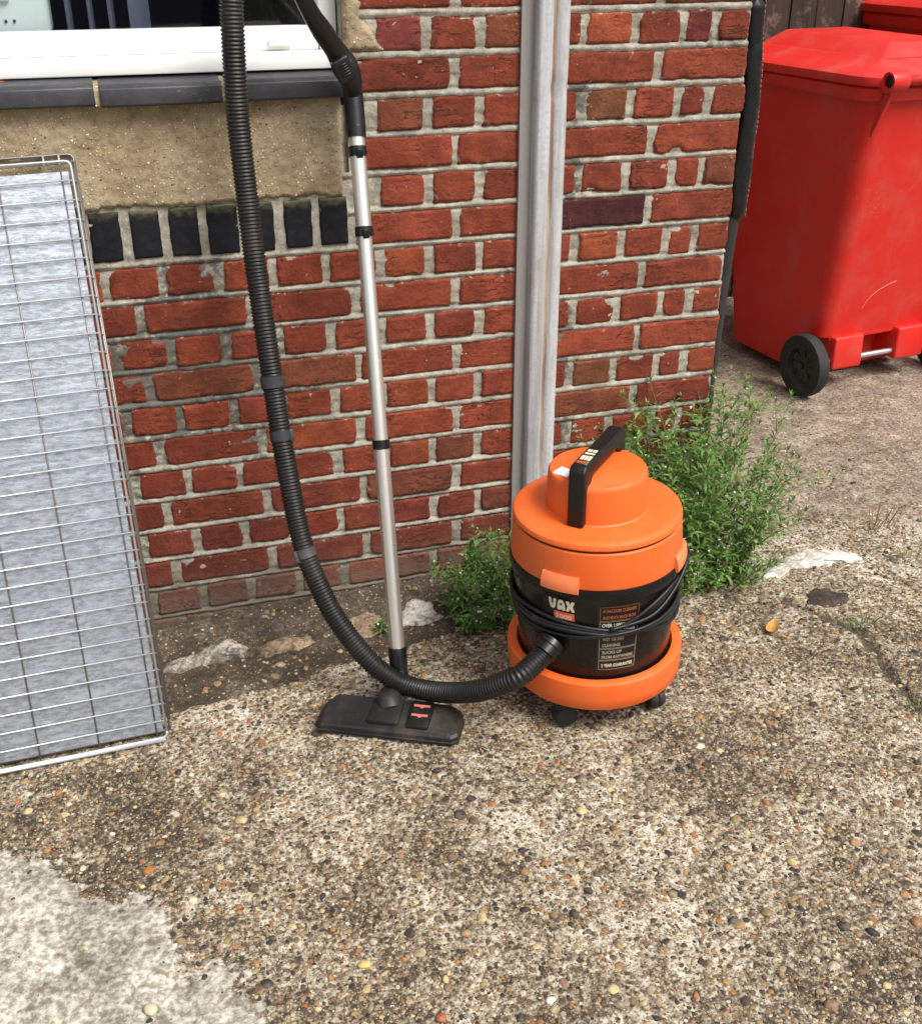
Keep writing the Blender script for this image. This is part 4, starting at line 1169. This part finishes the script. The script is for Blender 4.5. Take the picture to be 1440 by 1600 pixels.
# ------------------------------------------------------------------ folded wire crate with its galvanised tray
def build_crate():
    wire = metal('zinc_wire', (.66, .68, .70), .30, (1, 1, 1), .2, .65)
    dkw = metal('dull_wire', (.30, .28, .26), .45, (1, 1, 1), .3)
    M = Mat('galvanised_sheet'); P = M.obj()
    v = M.vor(M.vadd(P, M.vmul(M.noise(P, 90, 3, .6, out=1), .01)), 110); ch = M.sepc(v.outputs['Color']); n = M.noise(M.scale(P, (45, 150, 150)), 1.0, 6, .72); n2 = M.noise(M.scale(P, (18, 60, 60)), 1.0, 7, .75)
    c = M.mix(ch[0], (.40, .428, .47), (.50, .53, .575)); c = M.mix(M.math('MULTIPLY', M.sm(n, .44, .60), .62), c, (.20, .207, .23))
    c = M.mix(M.math('MULTIPLY', M.sm(n2, .50, .62), .55), c, (.60, .64, .70))
    sheet = M.out(c, M.math('ADD', .22, M.math('MULTIPLY', n, .26)), metal=.85, nrm=M.bump(M.math('ADD', n, M.math('MULTIPLY', n2, .5)), .0014, .5))
    t = empty('wire_crate', (-1.15, -.41, gz(-1.15)), 'folded zinc wire crate holding a galvanised tray and leaning against the wall under the window', 'wire crate')
    # panel frame: u leftwards from the right edge, v up the slope, w out of the face
    zb = gz(-.75)+.008; TOPV = Vector((-.770, -.040, -.240)); BOT = Vector((-.748, -.418, zb))
    Vv = TOPV-BOT; H = Vv.length; Vd = Vv.normalized(); Ud = Vector((-1, 0, -.035)).normalized(); Ud = (Ud-Vd*Ud.dot(Vd)).normalized(); Wd = Ud.cross(Vd).normalized()
    if Wd.y > 0: Wd = -Wd
    X = lambda u, v, w: BOT+Ud*u+Vd*v+Wd*w
    WID = .88
    def wires(name, lst, r, m):
        mb = MB()
        for P in lst: mb.add(*tube(P, r, 7))
        return mb.mk(name, m, t)
    # front mesh
    nh = 33; hs_ = [X(0, H*i/(nh-1), 0) for i in range(nh)]
    wires('cross_wires', [[X(-.002, H*i/(nh-1), .0), X(WID*.5, H*i/(nh-1), -.001+.0015*math.sin(i*1.7)), X(WID, H*i/(nh-1), 0)] for i in range(1, nh-1)], .0015, wire)
    wires('long_wires', [[X(.020+.114*k, -.004, -.0045), X(.020+.114*k+.002*math.sin(k), H*.5, -.0045), X(.020+.114*k, H+.004, -.0045)] for k in range(8)], .0016, dkw)
    wires('bottom_rail', [[X(.004, -.004, .003), X(WID, -.004, .003)]], .0040, wire)
    rim = [X(0, 0, 0), X(WID, 0, 0), X(WID, H, 0), X(0, H, 0)]
    wires('front_rim', [catmull_loop(rim)], .0024, wire)
    # back mesh and folded sides
    dp = -.024
    rim2 = [X(-.006, .006, dp), X(WID, .006, dp), X(WID, H+.016, dp), X(-.006, H+.016, dp)]
    wires('back_rim', [catmull_loop(rim2)], .0026, dkw)
    wires('back_wires', [[X(-.006, H*i/(nh-1), dp-.002), X(WID, H*i/(nh-1), dp-.002)] for i in range(1, nh)], .0014, dkw)
    wires('side_wires', [[X(-.002, H*i/(nh-1), 0), X(-.007, H*i/(nh-1)-.006, dp*.45), X(-.006, H*i/(nh-1)-.010, dp)] for i in range(1, nh)], .0016, dkw)
    wires('side_rails', [[X(-.006, .01, dp*.38), X(-.006, H*.5, dp*.42), X(-.006, H, dp*.38)], [X(-.009, .03, dp*.8), X(-.008, H*.97, dp*.8)]], .0022, dkw)
    for u in (.020, .048, .134, .248, .362, .476): wires('top_loop', [[X(u, H-.006, -.002), X(u, H+.012, dp*.5), X(u, H+.016, dp)]], .0022, wire)
    # tray: flat sheet, reflected wire bands shaped in as faint ridges, edges folded
    V = []; nx, nv = 60, 260
    for j in range(nv):
        for i in range(nx):
            u = .007+(WID-.014)*(min(max(i, 1), nx-2)-1)/(nx-3); v = .012+(H-.030)*(min(max(j, 1), nv-2)-1)/(nv-3)
            q = v/H*(nh-1); rr = q-math.floor(q)
            wv = -.0075+.00022*math.exp(-((rr-.22)/.10)**2)
            wv += .0006*nz(u, v, 0, 4)+.00012*nz(u*.4, v, 3, 30)
            if i in (0, nx-1) or j in (0, nv-1): wv -= .016
            V.append(X(u, v, wv))
    mk('tray', V, grid_faces(nx, nv), sheet, t, autos=35)

def catmull_loop(C, r=.012, n=5):
    """closed rounded polygon; the last point meets the first"""
    out = []; N = len(C)
    for i in range(N):
        a, b, c = Vector(C[i-1]), Vector(C[i]), Vector(C[(i+1) % N])
        d1 = (a-b).normalized()*r; d2 = (c-b).normalized()*r
        for k in range(n+1):
            t = k/n; out.append((b+d1)*(1-t)**2+b*2*t*(1-t)+(b+d2)*t*t)
    out.append(out[0].copy()); return out

# ------------------------------------------------------------------ weeds
def leaf_materials():
    M = Mat('weed_leaf'); t = M.attr('tint', 'Color'); n = M.noise(M.pos(), 60, 3, .6)
    c = M.mix(n, M.mix(1.0, t, (.7, .7, .6), 'MULTIPLY'), M.mix(1.0, t, (1.25, 1.25, 1.1), 'MULTIPLY'))
    M.out(c, .55, spec=.3)
    ts = M.node('ShaderNodeBsdfTranslucent'); M.put(ts.inputs[0], M.mix(1.0, c, (1.2, 1.5, .6), 'MULTIPLY'))
    ad = M.node('ShaderNodeMixShader'); ad.inputs[0].default_value = .25
    M.nt.links.new(M.b.outputs[0], ad.inputs[1]); M.nt.links.new(ts.outputs[0], ad.inputs[2])
    M.nt.links.new(ad.outputs[0], M.nt.nodes['Material Output'].inputs[0])
    s = Mat('weed_stem'); s.out((.12, .15, .05), .6)
    f = Mat('weed_petal'); f.out((.70, .55, .58), .6)
    return M.m, s.m, f.m
LEAF, STEM, PETAL = leaf_materials()

def build_weed(name, label, spots, seed, cat='weed', group=None):
    """spots: (x, y, height, leanx, leany, count of side shoots)"""
    rng = np.random.default_rng(seed)
    c0 = np.mean([s[:2] for s in spots], axis=0); c0 = (float(c0[0]), float(c0[1]), gz(float(c0[0])))
    t = empty(name, c0, label, cat, group)
    st = MB(); LV, LF, LT = [], [], []; pt = MB()
    def leaf(p, d, ln, wd):
        d = d.normalized(); up = Vector((0, 0, 1)); s = d.cross(up)
        if s.length < .05: s = Vector((1, 0, 0))
        s = (s.normalized()+Vector(rng.normal(size=3)*.25)).normalized(); nr = s.cross(d).normalized()
        b = len(LV); droop = -.10-.25*rng.random()
        pts = [p, p+d*ln*.28+s*wd+nr*wd*.35, p+d*ln*.28-s*wd+nr*wd*.35, p+d*ln*.32, p+d*ln*.66+s*wd*.75+nr*(wd*.3+ln*droop*.3), p+d*ln*.66-s*wd*.75+nr*(wd*.3+ln*droop*.3), p+d*ln*.68+nr*ln*droop*.3, p+d*ln+nr*ln*droop]
        LV.extend([tuple(q) for q in pts])
        LF.extend([(b, b+3, b+1), (b, b+2, b+3), (b+1, b+3, b+6, b+4), (b+2, b+5, b+6, b+3), (b+4, b+6, b+7), (b+5, b+7, b+6)])
        g = rng.random(); y = rng.random()
        col = np.array((.060, .140, .036))*(1-g)+np.array((.205, .335, .095))*g
        if y < .07: col = np.array((.24, .21, .07))
        elif y < .10: col = np.array((.16, .10, .05))
        LT.extend([col]*8)
    def flower(p):
        r = rng.uniform(.0022, .0042)
        if rng.random() < .5: v, f = stone_shape(rng, r*.9, 1.0, .3); v = v+np.array(p); pt.add(v, f)
        else:
            for k in range(4):
                a = k*PI/2+rng.random(); q = Vector(p); u = Vector((math.cos(a), math.sin(a), .35)); s = Vector((-math.sin(a), math.cos(a), 0))
                pt.add([q, q+u*r+s*r*.5, q+u*r*1.5, q+u*r-s*r*.5, q+Vector((0, 0, -.0006))], [(0, 1, 2, 3), (0, 3, 4), (0, 4, 1), (1, 4, 3, 2)])
    def shoot(p, d, ln, r, side, leafl, depth=0):
        P = [p]; d = d.normalized(); n = max(4, int(ln/.018)); bend = Vector(rng.normal(size=3)*.05)+Vector((0, 0, .05))
        dd = d.copy()
        for i in range(n):
            dd = (dd+bend*.5+Vector(rng.normal(size=3)*.05)).normalized(); P.append(P[-1]+dd*ln/n)
        st.add(*tube(P, [r*(1-.75*i/n) for i in range(n+1)], 5))
        a = rng.random()*6.28
        for i in range(1, n+1):
            f = i/n
            for k in range(2):
                a += 2.2+rng.normal()*.35
                td = (P[i]-P[i-1]).normalized(); o = Vector((math.cos(a), math.sin(a), 0)); o = (o-td*o.dot(td)).normalized()
                L = leafl*(1.30-.75*f)*rng.uniform(.6, 1.3)
                leaf(P[i]+o*r, o*.85+td*rng.uniform(.25, .8)+Vector((0, 0, .1)), L, L*rng.uniform(.095, .155))
        for _ in range(5):
            a += 1.3; leaf(P[-1], Vector((math.cos(a)*.45, math.sin(a)*.45, 1))+dd*.6, leafl*.55, leafl*.06)
        if rng.random() < (.22 if depth else .5): flower(P[-1]+Vector(rng.normal(size=3)*.004)+Vector((0, 0, .006)))
        if depth == 0:
            for _ in range(side):
                i = rng.integers(max(1, n//5), n); a = rng.random()*6.28
                td = (P[i]-P[i-1]).normalized(); o = Vector((math.cos(a), math.sin(a), 0))
                shoot(P[i], o*.8+td*.9, ln*(1-i/n*.65)*rng.uniform(.25, .5), r*.6, 0, leafl*.75, 1)
        for _ in range(1):
            if rng.random() < .32:
                i = rng.integers(n//2, n+1); flower(P[i]+Vector(rng.normal(size=3)*.010)+Vector((0, 0, .008)))
    for x, y, h, lx, ly, sd_ in spots:
        shoot(Vector((x, y, ground_z(x, y)-.004)), Vector((lx, ly, 1)), h, .0019, sd_, .036*min(1.1, .75+h))
    mk('leaves', LV, LF, LEAF, t, attrs={'tint': np.array(LT)}, recalc=False)
    st.mk('stems', STEM, t, recalc=False)
    if pt.V: tag(pt.mk('flowers', PETAL, t), kind='stuff')
    return t

def build_weeds():
    rng = np.random.default_rng(21); sp = []
    for i in range(60):                                        # right clump, leaning out from the corner
        x = rng.uniform(.33, .66); y = rng.uniform(-.26, -.03); e = (x-.33)/.33
        h = rng.uniform(.20, .36)+.10*e*rng.random()
        sp.append((x, y, h, .05+.35*e*rng.random()+rng.normal()*.12, -.10+rng.normal()*.14, 4))
    for i in range(26):
        x = rng.uniform(.36, .66); sp.append((x, rng.uniform(-.18, -.03), rng.uniform(.36, .50)-.12*(x < .48), .08+.9*max(0, x-.5)+rng.normal()*.08, -.08+rng.normal()*.10, 3))
    for x, y, h, lx, ly in ((.60, -.08, .50, .16, 0), (.57, -.07, .47, .12, -.02), (.62, -.12, .46, .22, -.05), (.42, -.05, .44, .02, 0), (.47, -.05, .42, .05, -.03), (.64, -.2, .36, .45, -.05), (.66, -.18, .34, .6, -.1), (.63, -.24, .27, .6, -.12)):
        sp.append((x, y, h, lx, ly, 5))
    for i in range(26):
        x = rng.uniform(.38, .66); sp.append((x, -.27+rng.normal()*.018, rng.uniform(.07, .15), .1+rng.normal()*.4, -.3+rng.normal()*.25, 2))
    for i in range(5): sp.append((rng.uniform(.40, .66), rng.uniform(-.2, -.05), rng.uniform(.40, .54), .25+rng.normal()*.15, -.1, 0))
    build_weed('willowherb', 'tall bushy green weed with pink flowers right of the orange vacuum', sp, 31, 'weed', 'weeds growing along the wall foot')
    sp = []
    for i in range(46):
        x = rng.uniform(-.062, .10); y = rng.uniform(-.235, -.10)
        sp.append((x, y, rng.uniform(.10, .19), rng.normal()*.18, -.1+rng.normal()*.16, 3))
    for x, y, h in ((-.062, -.17, .23), (-.04, -.16, .21), (.045, -.15, .25), (.06, -.16, .24), (.0, -.17, .20)): sp.append((x, y, h, rng.normal()*.08, -.05, 3))
    for i in range(16):
        x = rng.uniform(-.065, .08); sp.append((x, -.25+rng.normal()*.015, rng.uniform(.04, .09), rng.normal()*.4, -.35+rng.normal()*.2, 2))
    build_weed('willowherb', 'lower green weed with white buds between the wand and the orange vacuum', sp, 32, 'weed', 'weeds growing along the wall foot')
    build_weed('seedling', 'tiny bright green seedling by the wall foot behind the silver wand', [(-.236, -.147, .030, .2, -.3, 1), (-.230, -.150, .022, -.3, -.2, 0), (-.242, -.146, .02, .1, -.5, 0)], 33, 'seedling')
    def tuft(x, y, label, n, h, seed, dry=False):
        rng = np.random.default_rng(seed); V, F, T = [], [], []
        for _ in range(n):
            a = rng.random()*6.28; r = rng.random()*.030; p = Vector((x+r*math.cos(a)*1.4, y+r*math.sin(a), 0)); p.z = ground_z(p.x, p.y)-.002
            d = Vector((math.cos(a)*.7, math.sin(a)*.7, .8+rng.random())).normalized(); L = h*rng.uniform(.5, 1.2); s = d.cross(Vector((0, 0, 1))).normalized()*.0013
            q = p+d*L*.6; e = p+d*L+Vector((0, 0, -L*.25)); b = len(V)
            V += [p-s, p+s, q+s*.8, q-s*.8, e]; F += [(b, b+1, b+2, b+3), (b+3, b+2, b+4)]
            c = np.array((.10, .16, .04))*rng.uniform(.6, 1.3) if not dry else np.array((.26, .17, .09))*rng.uniform(.6, 1.2)
            T += [c]*5
        o = mk('grass_tuft', V, F, LEAF, attrs={'tint': np.array(T)}, recalc=False)
        tag(o, label, 'grass', 'grass tufts in cracks')
    tuft(.800, -.540, 'small green grass tuft in the slab crack beside the dark soil hole', 46, .030, 41)
    tuft(1.08, -.330, 'sparse pale green grass tuft at the right photo edge beyond the white mortar', 30, .03, 42)
    tuft(.745, -.835, 'short mossy grass tuft in the slab crack at the right photo edge', 40, .020, 43)
    tuft(1.10, -.17, 'dry brown grass tuft standing on the brown yard past the white mortar', 26, .10, 44, True)

# ------------------------------------------------------------------ rubble and litter
def build_litter():
    rng = np.random.default_rng(17)
    def rub_mat(name, a, b):
        M = Mat(name); P = M.pos(); n = M.noise(P, 30, 7, .7); n2 = M.noise(P, 140, 5, .7)
        c = M.mix(M.sm(n, .38, .62), a, b); c = M.mix(M.math('MULTIPLY', M.sm(n2, .46, .62), .6), c, tuple(x*.4 for x in a)); c = M.mix(M.math('MULTIPLY', M.sm(M.noise(P, 55, 7, .7), .52, .62), .75), c, (.075, .058, .040))
        return M.out(c, .9, nrm=M.bump(M.math('ADD', n, n2), .004, 1))
    conc = rub_mat('broken_concrete', (.17, .15, .12), (.50, .46, .38)); tanm = rub_mat('tan_stone', (.20, .13, .075), (.40, .30, .20)); wh = rub_mat('old_plaster', (.38, .35, .30), (.66, .63, .56))
    def slab(name, label, cat, poly, th, m, group=None, seed=0):
        cx = sum(p[0] for p in poly)/len(poly); cy = sum(p[1] for p in poly)/len(poly)
        # refine and roughen the outline, dome the top
        P = []; n = len(poly)
        for i in range(n):
            a, b = poly[i], poly[(i+1) % n]
            for k in range(8):
                q = k/8; x = a[0]+(b[0]-a[0])*q; y = a[1]+(b[1]-a[1])*q
                P.append((x+.012*nz(x, y, seed, 32)+.006*nz(x, y, seed, 90), y+.010*nz(x, y, seed+5, 32)+.006*nz(x, y, seed+5, 90)))
        rings = []
        for f, h in ((1.06, -.010), (1.0, .10), (.93, .42), (.82, .72), (.64, .95), (.42, 1.03), (.2, 1.0)):
            r = []
            for x, y in P:
                X, Y = cx+(x-cx)*f, cy+(y-cy)*f
                z = max(0, h)*th*(1+.6*nz(X, Y, seed, 26)+.45*nz(X, Y, seed, 75))+min(0, h)
                r.append((X, Y, ground_z(X, Y)+z))
            rings.append(r)
        V, F = loft(rings); o = mk(name, V, F, m, recalc=True); tag(o, label, cat, group); return o
    slab('concrete_fragment', 'pale broken concrete lump beside the wire crate at the wall foot', 'rubble', [(-.742, -.150), (-.70, -.158), (-.62, -.150), (-.56, -.150), (-.545, -.118), (-.585, -.085), (-.66, -.115), (-.735, -.125)], .019, conc, 'rubble at the wall foot', 1)
    slab('concrete_fragment', 'flat tan stone by the wall foot left of the hanging black hose', 'rubble', [(-.530, -.165), (-.44, -.168), (-.395, -.150), (-.400, -.122), (-.47, -.108), (-.525, -.130)], .011, tanm, 'rubble at the wall foot', 2)
    slab('stone', 'rounded orange tan stone at the wall foot between hose and silver wand', 'stone', [(-.310, -.150), (-.26, -.165), (-.225, -.140), (-.225, -.095), (-.265, -.075), (-.305, -.100)], .010, tanm, 'rubble at the wall foot', 3)
    slab('concrete_fragment', 'whitish broken plaster lump at the wall foot right of the silver wand', 'rubble', [(-.185, -.150), (-.12, -.165), (-.085, -.140), (-.095, -.085), (-.14, -.070), (-.180, -.100)], .012, wh, 'rubble at the wall foot', 4)
    msp = Mat('white_mortar'); n = msp.noise(msp.pos(), 40, 6, .7); msp = msp.out(msp.mix(msp.sm(n, .40, .62), (.36, .33, .27), (.72, .69, .62)), .9, nrm=msp.bump(n, .004, 1))
    soil = rub_mat('loose_soil', (.030, .020, .014), (.075, .050, .034))
    slab('mortar_splash', 'long white mortar splash on the ground right of the tall weed', 'mortar', [(.690, -.285), (.745, -.300), (.775, -.275), (.84, -.285), (.905, -.292), (.975, -.295), (.985, -.265), (.93, -.225), (.86, -.205), (.795, -.225), (.780, -.250), (.725, -.262)], .010, msp, None, 5)
    slab('soil_heap', 'small heap of dark brown soil on the concrete below the white mortar', 'soil', [(.745, -.425), (.79, -.455), (.835, -.455), (.850, -.420), (.81, -.385), (.765, -.385)], .007, soil, None, 6)
    # curled yellow leaf
    M = Mat('dry_leaf'); n = M.noise(M.obj(), 120, 4, .6); M.out(M.mix(n, (.48, .26, .05), (.30, .13, .03)), .6)
    V = []; nu, nv = 9, 7; R = Matrix.Rotation(.8, 3, 'Z')
    for i in range(nu):
        for j in range(nv):
            u = i/(nu-1)*2-1; v = j/(nv-1)*2-1; wv = .013*(1-u*u)**.7+.001
            p = R @ Vector((u*.030, v*wv, .004+.012*u*u+.010*v*v*(1-abs(u))))
            V.append((.606+p.x, -.491+p.y, ground_z(.606, -.491)+p.z))
    F = grid_faces(nv, nu); b = len(V); V += [(x, y, z-.0005) for x, y, z in V]; F += [tuple(q+b for q in reversed(f)) for f in F]
    tag(mk('fallen_leaf', V, F, M.m, recalc=False), 'curled yellow dead leaf lying on the concrete right of the vacuum', 'leaf')
    # larger single stones in front
    for x, y, r, c, lab in ((-.818, -1.072, .0125, (.50, .44, .30), 'cream stone on the pale cement at the bottom left photo edge'), (-.487, -1.093, .011, (.52, .38, .13), 'yellow stone low in the middle of the foreground concrete'),
                            (-.397, -1.226, .010, (.30, .10, .035), 'rust red stone at the bottom photo edge left of centre'), (-.23, -1.25, .009, (.60, .58, .54), 'white quartz pebble at the bottom photo edge right of centre')):
        V, F = stone_shape(rng, r, .6, .25); M = Mat('stone_'+str(round(c[0]*100))); n = M.noise(M.pos(), 90, 5, .65)
        M.out(M.mix(n, tuple(q*.7 for q in c), tuple(min(.8, q*1.2) for q in c)), .6, nrm=M.bump(n, .001, .6))
        V = V+np.array((x, y, ground_z(x, y)+r*.25)); tag(mk('stone', V, F, M.m), lab, 'stone', 'single stones in the foreground')

# ------------------------------------------------------------------ assemble
build_ground()
build_wall()
build_window()
build_channel()
build_sleeve()
build_fence()
build_bin()
p0, d0 = build_vacuum()
build_hose(p0, d0)
build_wand()
build_crate()
build_weeds()
build_litter()
build_gravel()
